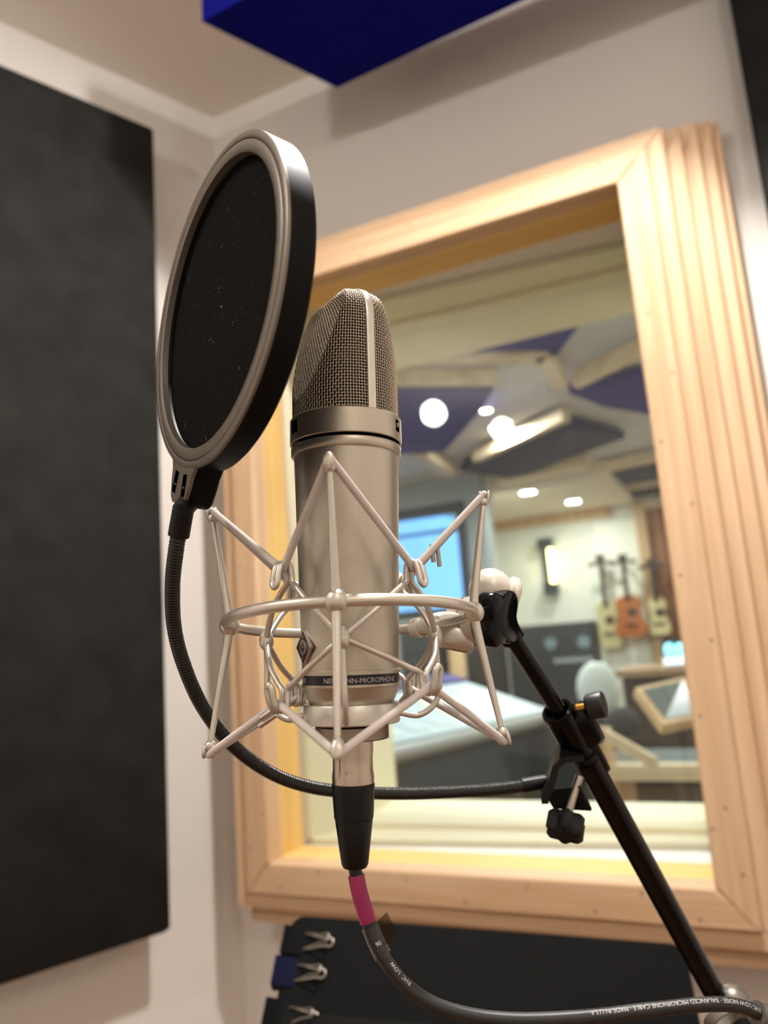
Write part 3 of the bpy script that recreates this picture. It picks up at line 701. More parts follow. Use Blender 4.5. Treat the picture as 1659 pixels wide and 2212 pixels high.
# C-shaped bracket: flat foot plate, back web and upper jaw
fc = at(1226, 1717, kz - 0.004)
foot_p = [at(1172, 1710, kz + 0.002), at(1252, 1698, kz - 0.009), at(1277, 1752, kz - 0.010), at(1196, 1747, kz + 0.001)]
nrm = (foot_p[1] - foot_p[0]).cross(foot_p[3] - foot_p[0]).normalized()
if nrm.dot(UP) < 0: nrm = -nrm
R0 = [p for p in foot_p]; 
cb = MB().rings([R0, [p + nrm * 0.003 for p in R0]]).build('clamp_foot', m_blackmt, pop, smooth=30)
def strap(pts, wv, hw, th, name):
    R = []
    for k, p in enumerate(pts):
        a = pts[max(0, k - 1)]; b = pts[min(len(pts) - 1, k + 1)]; t = (b - a).normalized(); n = t.cross(wv).normalized()
        R.append([p - wv * hw - n * th, p + wv * hw - n * th, p + wv * hw + n * th, p - wv * hw + n * th])
    return MB().rings(R).build(name, m_blackmt, pop, smooth=30)
wv = (FW * 0.9 + RT * 0.25 + UP * 0.2).normalized()
strap([at(1180, 1716, kz), at(1178, 1702, kz), at(1190, 1684, kz), at(1197, 1660, kz), at(1202, 1640, kz), at(1213, 1628, kz), at(1228, 1622, kz + .002), at(1262, 1620, kz + .006)], wv, 0.0105, 0.0021, 'clamp_jaw')
s_top = at(1252, 1676, kz - 0.004); s_bot = at(1224, 1768, kz - 0.012); sx_ = (s_bot - s_top).normalized(); sl_ = (s_bot - s_top).length
pts = [s_top + sx_ * (sl_ * k / 90) for k in range(91)]
MB().tube(pts, [0.0026 + 0.0003 * math.sin(k * 2.1) for k in range(91)], 14).build('clamp_screw', m_steel, pop, smooth=180)
kax = (sx_ * 0.82 - FW * 0.42).normalized()
star(s_bot - kax * 0.002, kax, 0.0092, 0.0122, 6, 0.0135, m_blackmt, 'clamp_knob', pop, 0.0022, 0.7)

# ------------------------------------------------------------------ microphone cable
def ms(prof, n=48): return mlathe(prof, n, caps=False)
cab = thing('microphone_cable', 'black microphone cable with nickel plug and crimson sleeve', 'cable', mp(-213, 0, 0))
pl = ms([(-153.5, 3), (-153.5, 9.7), (-160, 9.75), (-162, 9.4), (-168, 9.4), (-170, 9.75), (-174.5, 9.75), (-174.5, 3)]).build('plug_shell', m_xlr, cab)
for k in range(4): mlathe([(-171.9 + 0.9 * k * 0 - 0.0, 9.70), (-171.9, 9.95), (-171.4, 9.95), (-171.4, 9.70)], 48, False).build('shell_ring', m_xlr, pl) if k == 0 else None
curved_block(-58, -36, -171, -158, 9.5, 10.0, 6).build('latch_key', m_xlr, pl)
for k in range(4): curved_block(-62 - 3 * k, -58 - 2 * k, -157.2 - 1.6 * k, -156.2 - 1.6 * k, 9.5, 10.3, 4).build('grip_rib', m_brass, pl)
for k in range(3):
    R = []; c = mp(-168.7, 9.86, -18 + 10 * k)
    MB().lathe([(0, 0.0008), (0.0002, 0.0008)], mp(-168.7, 9.70, -18 + 10 * k), (mp(-168.7, 10, -18 + 10 * k) - mp(-168.7, 0, 0)).normalized(), 16).build('pin_mark', m_xlr, pl)
bt = ms([(-174.0, 4), (-174.0, 9.7), (-174.8, 10.0), (-176, 10.0), (-189.6, 9.1), (-190.0, 8.7), (-190.4, 8.75), (-209.5, 6.2), (-211, 5.4), (-211.3, 3)]).build('strain_relief_boot', m_black, cab)
cp = [mp(-205, 0, 0), mp(-211.5, 0.0, 0), at(769, 1888, .349), at(776, 1925, .347), at(786, 1960, .3455), at(798, 1998, .344), at(815, 2040, .342), at(840, 2085, .340), at(880, 2131, .338), at(935, 2168, .336), at(1010, 2192, .335), at(1100, 2203, .334), at(1200, 2202, .334), at(1310, 2193, .334), at(1420, 2180, .335), at(1520, 2170, .337), at(1590, 2172, .340), at(1640, 2190, .344), at(1720, 2235, .352), at(1765, 2330, .385), pole_top + V((0.05, -0.045, -0.12)), pole_top + V((0.03, -0.03, -0.32)), FEET + V((0.035, -0.03, 0.45)), FEET + V((0.06, -0.06, 0.08)), FEET + V((0.12, -0.14, 0.0032)), FEET + V((0.30, -0.35, 0.0032))]
cpts = spline(cp, 12)
MB().tube(cpts, 0.0030, 20).build('cable', M('black_cable_jacket', (30, 29, 28), 0.45), cab, smooth=180)
def sub(i0, i1): return cpts[i0:i1]
def nearest(x, y):
    best, bi = 1e9, 0
    for i, p in enumerate(cpts):
        d = p - CAM; z = d.dot(FW); px = CX + FPX * d.dot(RT) / z; py = CY - FPX * d.dot(UP) / z; e = (px - x) ** 2 + (py - y) ** 2
        if e < best: best, bi = e, i
    return bi
i0, i1 = nearest(769.5, 1890), nearest(796, 1990)
MB().tube(cpts[i0:i1 + 1], [0.0037] + [0.0038] * (i1 - i0 - 1) + [0.0037], 24).build('crimson_sleeve', M('crimson_heatshrink', (142, 22, 78), 0.42), cab, smooth=60)
m_clear = glass('clear_film', (0.93, 0.93, 0.90), 0.10)
i2, i3 = nearest(798, 2000), nearest(834, 2064)
MB().tube(cpts[i2:i3 + 1], 0.0039, 24, caps=False).build('label_tube', m_clear, cab, smooth=180)
fl0, fl1 = at(812, 1993, .3405), at(834, 2040, .3390)
fa, fb = (fl1 - fl0), (at(858, 2017, .337) - fl1)
MB().rings([[fl0, fl1, fl1 + fb, fl0 + fb], [p - FW * 0.0002 for p in (fl0, fl1, fl1 + fb, fl0 + fb)]]).build('label_flag', glass('smoky_film', (0.62, 0.60, 0.55), 0.2), cab, smooth=0)
def cable_text(body, xa, ya, xb, yb, h, r, lat, mat, name='lettering', flip=False):
    """letters wrapped on the cable between two image points; lat = angle round the jacket from the photographer's side"""
    ia, ib = nearest(xa, ya), nearest(xb, yb); P = cpts[min(ia, ib):max(ia, ib) + 1]
    if ia > ib: P = P[::-1]
    L = [0]
    for a, b in zip(P, P[1:]): L.append(L[-1] + (b - a).length)
    vs, fs, w = text_mesh(body, 1.0); out = []
    for (x, y) in vs:
        t = x / w * L[-1]; j = 0
        while j < len(L) - 2 and L[j + 1] < t: j += 1
        f = (t - L[j]) / (L[j + 1] - L[j]); p = P[j].lerp(P[j + 1], f); T = (P[j + 1] - P[j]).normalized()
        to = (CAM - p); to = (to - T * to.dot(T)).normalized(); sd = to.cross(T)      # sd: reading 'up' direction
        a = lat + (y - 0.35) * h / r
        out.append(p + (to * math.cos(a) + sd * math.sin(a)) * r)
    return MB().add(out, fs).build(name, mat, cab, smooth=0)
cable_text('RHC LOW NOISE \u00b7 BALANCED MICROPHONE CABLE \u00b7 MADE IN U.S.A.', 1632, 2184, 1272, 2196, 0.0026, 0.00322, -0.45, m_greyprint)
cable_text('RHC  LOW', 882, 2132, 836, 2080, 0.0026, 0.00322, -0.50, m_greyprint)
j9 = nearest(819, 2040); p9 = cpts[j9]; T9 = (cpts[j9] - cpts[j9 + 1]).normalized(); n9 = CAM - p9; n9 = (n9 - T9 * n9.dot(T9)).normalized(); s9 = T9.cross(n9)
v9, f9, w9 = text_mesh('90', 0.0026)
MB().add([p9 + (n9 * math.cos((x - w9 * 0.25) / 0.00398) + s9 * math.sin((x - w9 * 0.25) / 0.00398)) * 0.00398 + T9 * y for x, y in v9], f9).build('lettering', m_white, cab, smooth=0)
MB().tube([at(1634, 2188, .3435), at(1668, 2204, .346), at(1720, 2236, .352)], [0.0052, 0.0066, 0.0066], 24).build('cable_tie_sleeve', m_greymt, cab)

# ------------------------------------------------------------------ music stand with folder and clips
DT0, DT1 = at(632, 1978, .955), at(1478, 2042, .905)
ex = (DT1 - DT0).normalized(); wdt = (DT1 - DT0).length
dn = at(572, 2212, .865) - at(634, 1990, .953); dn = (dn - ex * dn.dot(ex)).normalized(); dnn = ex.cross(dn)
if dnn.dot(FW) > 0: dnn = -dnn          # towards photographer
DC = DT0 + ex * wdt / 2 + dn * 0.165
base = V((DC.x, DC.y, 0)) + V((FW.x, FW.y, 0)).normalized() * 0.03
ms_t = thing('music_stand', 'black music stand with flat desk below the window', 'music stand', base)
m_desk = M('black_powder_coat', (6, 6, 6), 0.7, spec=0.1, bump=(1800, 0.2, 0.0003))
hw, hh, cr_ = wdt / 2, 0.165, 0.018; P = []
for (cx_, cy_, a0) in ((hw - cr_, hh - cr_, 0), (-hw + cr_, hh - cr_, 90), (-hw + cr_, -hh + cr_, 180), (hw - cr_, -hh + cr_, 270)):
    for k in range(7): a = math.radians(a0 + 15 * k); P.append((cx_ + cr_ * math.cos(a), cy_ + cr_ * math.sin(a)))
MB().prism(P, DC, ex, dn, dnn, -0.0015, 0.0015).build('desk', m_desk, ms_t, smooth=30)
MB().box(DC + dn * (hh - 0.001) + dnn * 0.028, hw, 0.0015, 0.028, ex, dn, dnn).build('ledge', m_desk, ms_t)
MB().tube([DC - dnn * 0.012 + dn * 0.05, base + EZ * (DC.z - 0.10), base + EZ * 0.22], 0.011, 20).build('post', m_desk, ms_t)
MB().box(DC - dnn * 0.009 + dn * 0.05, 0.05, 0.03, 0.008, ex, dn, dnn, 0.003).build('desk_bracket', m_desk, ms_t)
for a in (80, 200, 320):
    d = V((math.cos(math.radians(a)), math.sin(math.radians(a)), 0)); MB().tube([base + EZ * 0.23 + d * 0.01, base + EZ * 0.011 + d * 0.27], 0.008, 12).build('leg', m_desk, ms_t)
fo = MB().box(DC + dn * 0.052 + ex * 0.005 + dnn * 0.0035, hw - 0.006, 0.110, 0.0018, ex, dn, dnn, 0.0006).build('folder', M('charcoal_card', (22, 22, 21), 0.8, spec=0.1, var=(9, 0.15)), None, loc=DC + dn * hh)
tag(fo, 'charcoal grey folder lying on the music stand desk', 'folder')
def clip(x, y, z, col, label, ang=0.0):
    c = at(x, y, z); o = thing('binder_clip', label, 'binder clip', c, 'binder clips on the music stand')
    c_ = c; e = (ex * math.cos(ang) + dn * math.sin(ang)); d = e.cross(dnn).normalized()
    if d.dot(dn) < 0: d = -d
    R = []
    for k in (-0.016, 0.016):
        q = c_ + d * k; R.append([q - e * 0.014 + dnn * 0.0095, q - e * 0.014 - dnn * 0.0095, q - e * 0.011 - dnn * 0.0098, q + e * 0.012 - dnn * 0.0035, q + e * 0.0135 - dnn * 0.0028, q + e * 0.0135 + dnn * 0.0050, q + e * 0.012 + dnn * 0.0052, q - e * 0.011 + dnn * 0.0098])
    MB().rings(R).build('clip_body', M('clip_enamel', col, 0.5, spec=0.05), o, smooth=30)
    for sg, spread in ((1, 0.0), (-1, 0.012)):
        f = (e + dnn * (0.55 if sg > 0 else 0.12)).normalized(); b0 = c_ + e * 0.012 + dnn * 0.005
        tip = b0 + f * 0.034
        MB().tube(spline([b0 - d * 0.009, b0 + f * 0.010 - d * 0.0075, b0 + f * 0.024 - d * 0.0045, tip - d * 0.0045, tip + f * 0.003, tip + d * 0.0045, b0 + f * 0.024 + d * 0.0045, b0 + f * 0.010 + d * 0.0075, b0 + d * 0.009], 5), 0.0010, 8).build('wire_handle', m_steel, o, smooth=180)
    return o
clip(617, 2103, .905, (7, 9, 38), 'navy blue binder clip, middle one on the left edge of the music stand')
clip(597, 2196, .872, (3, 3, 5), 'black binder clip, lowest on the left edge of the music stand')
clip(636, 2036, .932, (2, 2, 3), 'small black binder clip near the top corner of the music stand')

# ------------------------------------------------------------------ control room shell
m_cwall = M('control_room_wall', (228, 230, 220), 0.9); m_cceil = M('control_room_ceiling', (206, 205, 204), 0.9)
m_cwood = wood('blond_batten', (226, 206, 176), (206, 182, 148), False, scale=0.3)
m_cwoodv = wood('blond_batten_upright', (214, 184, 144), (196, 160, 118), True, scale=0.3)
m_brownp = wood('brown_panel', (160, 112, 84), (128, 84, 62), True, scale=0.3)
m_cblue = M('blue_violet_fabric', (48, 50, 124), 0.95); m_cnavy = M('dark_navy_fabric', (32, 42, 78), 0.95)
m_dark = M('dark_gear', (32, 44, 48), 0.5); m_dark2 = M('black_gear', (24, 26, 30), 0.45)
CH = 2.75
def cbox(name, u0, u1, d0, d1, z0, z1, mat, parent=None, loc=None):
    return MB().box(W((u0 + u1) / 2, (d0 + d1) / 2, (z0 + z1) / 2), (u1 - u0) / 2, (d1 - d0) / 2, (z1 - z0) / 2, EU, -NW, EZ).build(name, mat, parent, smooth=0, loc=loc)
cfoot = [W(u, d, 0) for u, d in ((-5.2, 0.63), (1.6, 0.63), (1.6, 6.6), (-2.52, 6.6), (-1.80, 4.76), (-5.2, 4.76))]
slab('floor_control', cfoot, -0.05, 0.0, m_floor); slab('ceiling_control', cfoot, CH, CH + 0.05, m_cceil)
struct(cbox('wall_control_right', 1.5, 1.6, 0.63, 6.6, 0, CH, m_cwall)); struct(cbox('wall_control_left', -5.2, -5.1, 0.63, 4.76, 0, CH, m_cwall))
struct(cbox('wall_control_near_left', -5.2, -1.011, 0.53, 0.63, 0, CH, m_cwall)); struct(cbox('wall_control_near_right', 1.151, 1.6, 0.53, 0.63, 0, CH, m_cwall))
# far wall and the nearer bay that holds the big daylight window
struct(cbox('wall_control_far', -2.52, 1.6, 6.5, 6.6, 0, CH, m_cwall))
struct(cbox('trim_1', -2.5, -1.0, 6.44, 6.5, 2.50, 2.60, m_cwoodv)); 
struct(cbox('ceiling_soffit', -2.45, -0.75, 4.9, 6.5, 2.60, CH, M('soffit_paint', (226, 214, 196), 0.9)))
wb = MB()
DB = 4.6; wu0, wu1, wz0, wz1 = -3.9, -1.90, 1.60, 2.52
for (a, b, c, e) in ((-5.1, wu0, 0, CH), (wu1, -1.74, 0, CH), (wu0, wu1, 0, wz0), (wu0, wu1, wz1, CH)):
    wb.box(W((a + b) / 2, DB + 0.08, (c + e) / 2), (b - a) / 2, 0.08, (e - c) / 2, EU, -NW, EZ)
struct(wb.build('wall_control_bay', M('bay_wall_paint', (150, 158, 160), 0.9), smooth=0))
w2 = sempty('window_2', W((wu0 + wu1) / 2, DB, wz0)); w2['label'] = 'daylight window of the control room, blue from outside'
m_wframe = M('dark_window_frame', (30, 40, 58), 0.5)
cbox('window_frame', wu0, wu1, DB - 0.03, DB + 0.05, wz1 - 0.09, wz1, m_wframe, w2); cbox('window_frame', wu1 - 0.07, wu1, DB - 0.03, DB + 0.05, wz0, wz1, m_wframe, w2); cbox('window_frame', wu0, wu1, DB - 0.03, DB + 0.05, wz0, wz0 + 0.05, m_wframe, w2)
cbox('window_bar', wu0, wu1, DB, DB + 0.04, 2.28, 2.31, M('window_bar_paint', (70, 110, 150), 0.5), w2)
cbox('glass_pane', wu0, wu1, DB + 0.06, DB + 0.066, wz0, wz1, m_glass, w2)
# bay return and outside of the bay: open to daylight behind the window
struct(MB().box((W(-1.74, DB + 0.16, CH / 2) + W(-2.46, 6.5, CH / 2)) / 2, ((W(-1.74, DB + 0.16, 0) - W(-2.46, 6.5, 0)).length) / 2, 0.03, CH / 2, (W(-2.46, 6.5, 0) - W(-1.74, DB + 0.16, 0)).normalized(), (W(-2.46, 6.5, 0) - W(-1.74, DB + 0.16, 0)).normalized().cross(EZ), EZ).build('wall_control_return', m_cwall, smooth=0))
# buildings outside the daylight window
m_bld = M('pale_facade', (235, 240, 245), 0.8); m_bw = M('dark_facade_window', (40, 80, 120), 0.3)
def building(u0, u1, d, z1, label, wins):
    o = thing('building', label, 'building', W((u0 + u1) / 2, d, -12))
    cbox('facade', u0, u1, d, d + 3, -12, z1, m_bld, o)
    for (a, b, c, e) in wins: cbox('window', a, b, d - 0.06, d + 0.02, c, e, m_bw, o)
building(-7.6, -4.05, 9.0, 2.9, 'pale building outside the daylight window, with small dark windows', [(-4.75, -4.55, 2.1, 2.55), (-4.4, -4.15, 1.2, 1.75), (-5.6, -5.3, 2.1, 2.7), (-5.6, -5.3, 1.2, 1.7), (-6.6, -6.2, 1.2, 2.4)])
building(-9.5, -6.0, 14.0, 5.2, 'farther pale building behind, seen at the left of the daylight window', [(-8.6, -8.0, 2.5, 3.5), (-7.4, -6.8, 2.5, 3.5)])

# ------------------------------------------------------------------ control room ceiling: blue clouds, battens, downlights
ZC = 2.66
def cloud_px(pxs, mat, label, z=ZC, th=0.06, name='ceiling_cloud', cat='acoustic panel', group='blue ceiling panels in the control room'):
    P = [hit_z(x, y, z) for x, y in pxs]; c = sum(P, V((0, 0, 0))) / len(P)
    o = MB().rings([P, [p + EZ * th for p in P]]).build(name, mat, None, smooth=0, loc=c + EZ * th); return tag(o, label, cat, group)
cloud_px([(985, 768), (1202, 768), (1330, 600), (960, 660)], m_cblue, 'violet blue ceiling panel nearest the window head')
cloud_px([(800, 846), (1068, 838), (1042, 883), (959, 977), (800, 985)], m_cblue, 'large blue ceiling panel beside the microphone grille')
cloud_px([(1229, 850), (1386, 816), (1480, 840), (1480, 915), (1393, 894), (1306, 880)], m_cblue, 'violet blue ceiling panel touching the right window casing')
cloud_px([(992, 1018), (1050, 993), (1223, 916), (1350, 947), (1240, 985), (1135, 1028), (1095, 1033)], m_cnavy, 'dark navy ceiling panel beyond the bright downlight')
cloud_px([(1304, 1026), (1450, 998), (1460, 1026), (1321, 1054)], m_cnavy, 'narrow navy ceiling panel above the brown door panel, nearer one')
cloud_px([(1342, 1073), (1470, 1050), (1480, 1066), (1353, 1090)], m_cnavy, 'narrow navy ceiling panel above the brown door panel, farther one')
def batten(x0, y0, x1, y1, label, w=0.05, z=ZC - 0.02, th=0.08):
    a, b = hit_z(x0, y0, z), hit_z(x1, y1, z); e = (b - a).normalized(); n = EZ.cross(e)
    o = MB().box((a + b) / 2 + EZ * th / 2, (b - a).length / 2, w / 2, th / 2, e, n, EZ).build('ceiling_batten', m_cwood, None, smooth=0, loc=(a + b) / 2 + EZ * th)
    return tag(o, label, 'batten', 'blond wood battens under the control room ceiling')
batten(800, 782, 1176, 776, 'long blond batten along the nearest violet panel', 0.10)
batten(1170, 772, 1212, 838, 'short blond batten running back from the nearest violet panel', 0.07)
batten(1245, 838, 1480, 722, 'blond batten above the violet panel at the right casing', 0.05)
batten(1030, 997, 1225, 908, 'blond batten along the upper edge of the dark navy panel', 0.07)
batten(800, 832, 1075, 830, 'blond batten along the front of the large blue panel', 0.05)
batten(905, 988, 975, 1030, 'short blond batten at the left end of the dark navy panel', 0.10)
batten(1292, 1022, 1440, 992, 'blond batten above the nearer narrow navy panel', 0.09)
batten(1330, 1064, 1460, 1041, 'blond batten between the two narrow navy panels', 0.09)
batten(1080, 1045, 1275, 1008, 'blond batten beyond the dark navy panel', 0.12)
m_lens = M('lamp_lens', (255, 250, 240), 0.4, emit=((255, 250, 238), 45)); m_trim = M('lamp_trim', (235, 235, 232), 0.5)
CW = (0.94, 1.0, 1.0)
def downlight(x, y, z, r, power, label):
    p = hit_z(x, y, z); o = thing('downlight', label, 'ceiling light', p + EZ * 0.004, 'round downlights in the control room')
    MB().lathe([(0.002, r * 0.86), (-0.012, r * 0.9), (-0.010, r * 1.12), (0.002, r * 1.15)], p + EZ * 0.0, EZ, 28, closed=True, caps=False).build('trim_ring', m_trim, o)
    MB().lathe([(-0.003, 0.001), (-0.003, r * 0.9)], p, EZ, 28, caps=False).build('lens', m_lens, o, smooth=0)
    lamp('control_area_light', 'AREA', tuple(p - EZ * 0.03), power, CW, r * 2, aim=tuple(p - EZ))
downlight(1080, 921, CH - 0.004, 0.075, 22, 'largest and brightest downlight beside the dark navy panel')
downlight(1030, 868, CH - 0.004, 0.038, 12, 'small downlight at the corner of the large blue panel, left of the pair')
downlight(1050, 884, CH - 0.004, 0.038, 12, 'small downlight at the corner of the large blue panel, right of the pair')
downlight(1140, 1062, 2.596, 0.075, 9, 'round downlight in the far soffit, left one')
downlight(1238, 1082, 2.596, 0.075, 9, 'round downlight in the far soffit, right one')
for (u, d, pw) in ((-0.35, 1.2, 17), (-2.6, 1.5, 30), (0.7, 3.4, 34), (-3.6, 3.2, 30)): lamp('control_area_light', 'AREA', tuple(W(u, d, 2.70)), pw, CW, 0.16, aim=tuple(W(u, d, 0)))  # unseen lamps added to brighten the room, the first for the window sill

# ------------------------------------------------------------------ control room furnishings
def cpt(x, y, d): return uz(hit_d(x, y, d))
def onwall(name, x0, y0, x1, y1, d0, d1, mat, parent=None, loc=None):
    a, b = cpt(x0, y0, d0), cpt(x1, y1, d0); u0, u1 = sorted((a[0], b[0])); z0, z1 = sorted((a[1], b[1])); return cbox(name, u0, u1, d0, d1, z0, z1, mat, parent, loc)
# sconce
cu, cz = cpt(1187, 1222, 6.42)
sc = thing('wall_sconce', 'dark wall sconce with a glowing glass tube', 'wall lamp', W(cu, 6.42, cz - 0.28))
cbox('back_plate', cu - 0.075, cu + 0.045, 6.46, 6.498, cz - 0.27, cz + 0.27, m_dark, sc)
cbox('cap', cu - 0.085, cu + 0.055, 6.34, 6.46, cz + 0.17, cz + 0.28, m_dark, sc); cbox('cap', cu - 0.07, cu + 0.065, 6.34, 6.46, cz - 0.29, cz - 0.18, m_dark, sc)
MB().tube([W(cu + 0.03, 6.40, cz - 0.18), W(cu + 0.03, 6.40, cz + 0.17)], 0.028, 20).build('glowing_tube', M('tube_glow', (255, 244, 190), 0.4, emit=((255, 232, 150), 9)), sc)
# brown panel door, with pale trim
door = sempty('door_1', W(cpt(1420, 1350, 6.4)[0], 6.4, 0)); door['label'] = 'brown wooden door panel with pale trim beside the hanging instruments'
u0, zt_ = cpt(1392, 1100, 6.42); u1 = cpt(1475, 1100, 6.42)[0]
cbox('door_leaf', u0, u1, 6.44, 6.498, 0.0, zt_, m_brownp, door); cbox('door_trim', u0 - 0.10, u0, 6.40, 6.499, 0, zt_ + 0.08, m_cwoodv, door); cbox('door_trim', u0, u1, 6.40, 6.499, zt_, zt_ + 0.08, m_cwood, door)
# pale alcove panel behind the instruments
u0, z1_ = cpt(1283, 1132, 6.44); u1 = cpt(1374, 1110, 6.44)[0]
struct(cbox('wall_alcove_panel', u0, u1, 6.45, 6.499, 0.0, z1_, M('alcove_paint', (240, 240, 226), 0.9)))
# hanging instruments
def instrument(px, ptop, pbot, col, label, name='guitar', d=6.33, dark=(60, 45, 35), wk=0.62):
    u = cpt(px, pbot - 45, d)[0]; zt = cpt(px, ptop, d)[1]; zb = cpt(px, pbot, d)[1]; H = zt - zb
    o = thing(name, label, 'guitar', W(u, d, zb), 'string instruments hanging on the far wall')
    mb_ = M('instrument_wood', col, 0.3); md = M('instrument_dark', dark, 0.4)
    bh = H * 0.50; prof = [(0.0, 0.30), (0.06, 0.40), (0.16, 0.44), (0.28, 0.42), (0.40, 0.34), (0.52, 0.29), (0.64, 0.31), (0.76, 0.35), (0.88, 0.34), (0.96, 0.24), (1.0, 0.08)]
    P = [(w * bh * wk, t * bh) for t, w in prof] + [(-w * bh * wk, t * bh) for t, w in prof[::-1]]
    MB().prism(P, W(u, d, zb), EU, EZ, NW, -0.04, 0.04, 0.006).build('body', mb_, o, smooth=30)
    MB().box(W(u, d - 0.048, zb + bh + H * 0.16), 0.022, 0.010, H * 0.22, EU, NW, EZ).build('neck', md, o)
    MB().box(W(u, d - 0.048, zb + H * 0.94), 0.045, 0.010, H * 0.06, EU, NW, EZ, 0.008).build('headstock', md, o)
    for sg in (-1, 1): MB().box(W(u + sg * 0.085, d - 0.04, zb + H * 0.90), 0.035, 0.012, 0.018, EU, NW, EZ).build('tuner', md, o)
    MB().box(W(u, d - 0.047, zb + bh * 0.30), 0.05, 0.006, 0.012, EU, NW, EZ).build('bridge', md, o)
    MB().lathe([(0, 0.001), (0, 0.045)], W(u + 0.02, d - 0.0415, zb + bh * 0.58), NW, 18, caps=False).build('sound_hole', md, o)
    MB().tube([W(u, d - 0.03, zb + H * 0.86), W(u, 6.455, zb + H * 0.86)], 0.012, 8).build('hanger', md, o)
    return o
instrument(1362, 1196, 1376, (178, 98, 44), 'orange brown guitar hanging in the middle of the three', d=6.25, wk=0.85)
instrument(1316, 1196, 1400, (196, 186, 140), 'pale olive guitar hanging left of the orange brown one')
instrument(1422, 1206, 1372, (226, 212, 158), 'cream guitar hanging right of the orange brown one, by the door panel')
# rack of dark gear with knobs
def gear(x0, y0, x1, y1, d0, d1, mat, label, name='equipment_rack', cat='audio rack', knobs=0, meters=()):
    a, b = cpt(x0, y0, d0), cpt(x1, y1, d0)
    o = thing(name, label, cat, W((a[0] + b[0]) / 2, d0, 0)); cbox('cabinet', a[0], b[0], d0, d1, 0.0, a[1], mat, o)
    rows_ = max(1, int((a[1] - b[1]) / 0.14))
    for k in range(rows_): cbox('face_plate', a[0] + 0.02, b[0] - 0.02, d0 - 0.008, d0, a[1] - (k + 1) * (a[1] - b[1]) / rows_ + 0.006, a[1] - k * (a[1] - b[1]) / rows_ - 0.006, mat, o)
    mk = M('pale_knob', (190, 200, 200), 0.4)
    for k in range(knobs):
        f = (k + 0.5) / knobs; MB().lathe([(0, 0.020), (0.022, 0.017)], W(a[0] + 0.5 * (b[0] - a[0]) * (0.9 * f + 1.05), d0 - 0.008, b[1] + 0.10), NW, 16).build('knob', mk, o)
    for (mx, my) in meters:
        q = cpt(mx, my, d0); MB().lathe([(0, 0.05), (0.01, 0.05)], W(q[0], d0 - 0.008, q[1]), NW, 18).build('meter', M('meter_face', (120, 140, 150), 0.3), o)
    return o
gear(1092, 1356, 1290, 1450, 5.0, 5.3, m_dark, 'low dark equipment rack with a row of pale knobs under the sconce', knobs=6, meters=((1190, 1390), (1262, 1386)))
gear(862, 1352, 955, 1470, 3.9, 4.4, m_dark, 'dark equipment rack seen just right of the microphone body')
gear(1003, 1362, 1062, 1470, 3.95, 4.4, m_dark2, 'narrow black equipment rack below the swivel clamp')
o = cbox('wood_post', *[cpt(962, 1350, 3.9)[0], cpt(994, 1350, 3.9)[0]], 3.92, 4.15, 0, cpt(980, 1352, 3.9)[1], m_cwoodv, None, loc=W(cpt(980, 1350, 3.9)[0], 4.1, 0)); tag(o, 'blond wooden cabinet end between two dark racks', 'cabinet')
# mixing console, long axis parallel to the left booth wall
f0, f1 = hit_z(860, 1630, 0.95), hit_z(1225, 1543, 0.95); ce = (f1 - f0).normalized(); cn = EZ.cross(ce); 
if cn.dot(FW) < 0: cn = -cn
f0 = f0 - ce * 0.3
con = thing('mixing_console', 'long pale grey mixing console below the daylight window', 'mixing console', V(((f0.x + f1.x) / 2, (f0.y + f1.y) / 2, 0)) + cn * 0.4)
m_cons = M('console_grey', (176, 192, 196), 0.4); m_consd = M('console_dark', (42, 52, 62), 0.5); m_arm = M('console_armrest', (150, 150, 146), 0.4)
Lc = (f1 - f0).length
def cq(a, b, z): return V((f0.x, f0.y, 0)) + ce * a + cn * b + EZ * z
MB().rings([[cq(a, 0.03, 0.93), cq(a, 0.03, 0.70), cq(a, 0.75, 0.70), cq(a, 0.75, 1.135), cq(a, 0.60, 1.12), cq(a, 0.10, 0.965)] for a in (0, Lc)]).build('console_body', m_consd, con, smooth=0)
MB().rings([[cq(a, 0.10, 0.968), cq(a, 0.60, 1.123), cq(a, 0.60, 1.133), cq(a, 0.10, 0.978)] for a in (0.02, Lc - 0.02)]).build('control_surface', m_cons, con, smooth=0)
MB().tube([cq(0, 0.03, 0.945), cq(Lc, 0.03, 0.945)], 0.034, 16).build('armrest', m_arm, con)
MB().rings([[cq(a, 0.60, 1.125), cq(a, 0.76, 1.155), cq(a, 0.76, 1.185), cq(a, 0.60, 1.150)] for a in (0, Lc)]).build('meter_bridge', M('violet_edge', (70, 62, 120), 0.4), con, smooth=0)
for k in range(3): MB().box(cq(Lc * (0.15 + 0.35 * k), 0.45, 0.35), 0.05, 0.25, 0.35, ce, cn, EZ).build('leg', m_consd, con)
ng = 9
for k in range(ng):
    a = Lc * (k + 0.5) / ng
    MB().box(cq(a, 0.30, 1.040), 0.055 * Lc / 1.6, 0.16, 0.004, ce, (cn * 0.5 + EZ * 0.155).normalized(), (EZ * 0.5 - cn * 0.155).normalized()).build('channel_strip', M('channel_paint', random.Random(k).choice([(196, 214, 216), (178, 190, 194), (206, 200, 186), (190, 208, 214)]), 0.4), con, smooth=0)
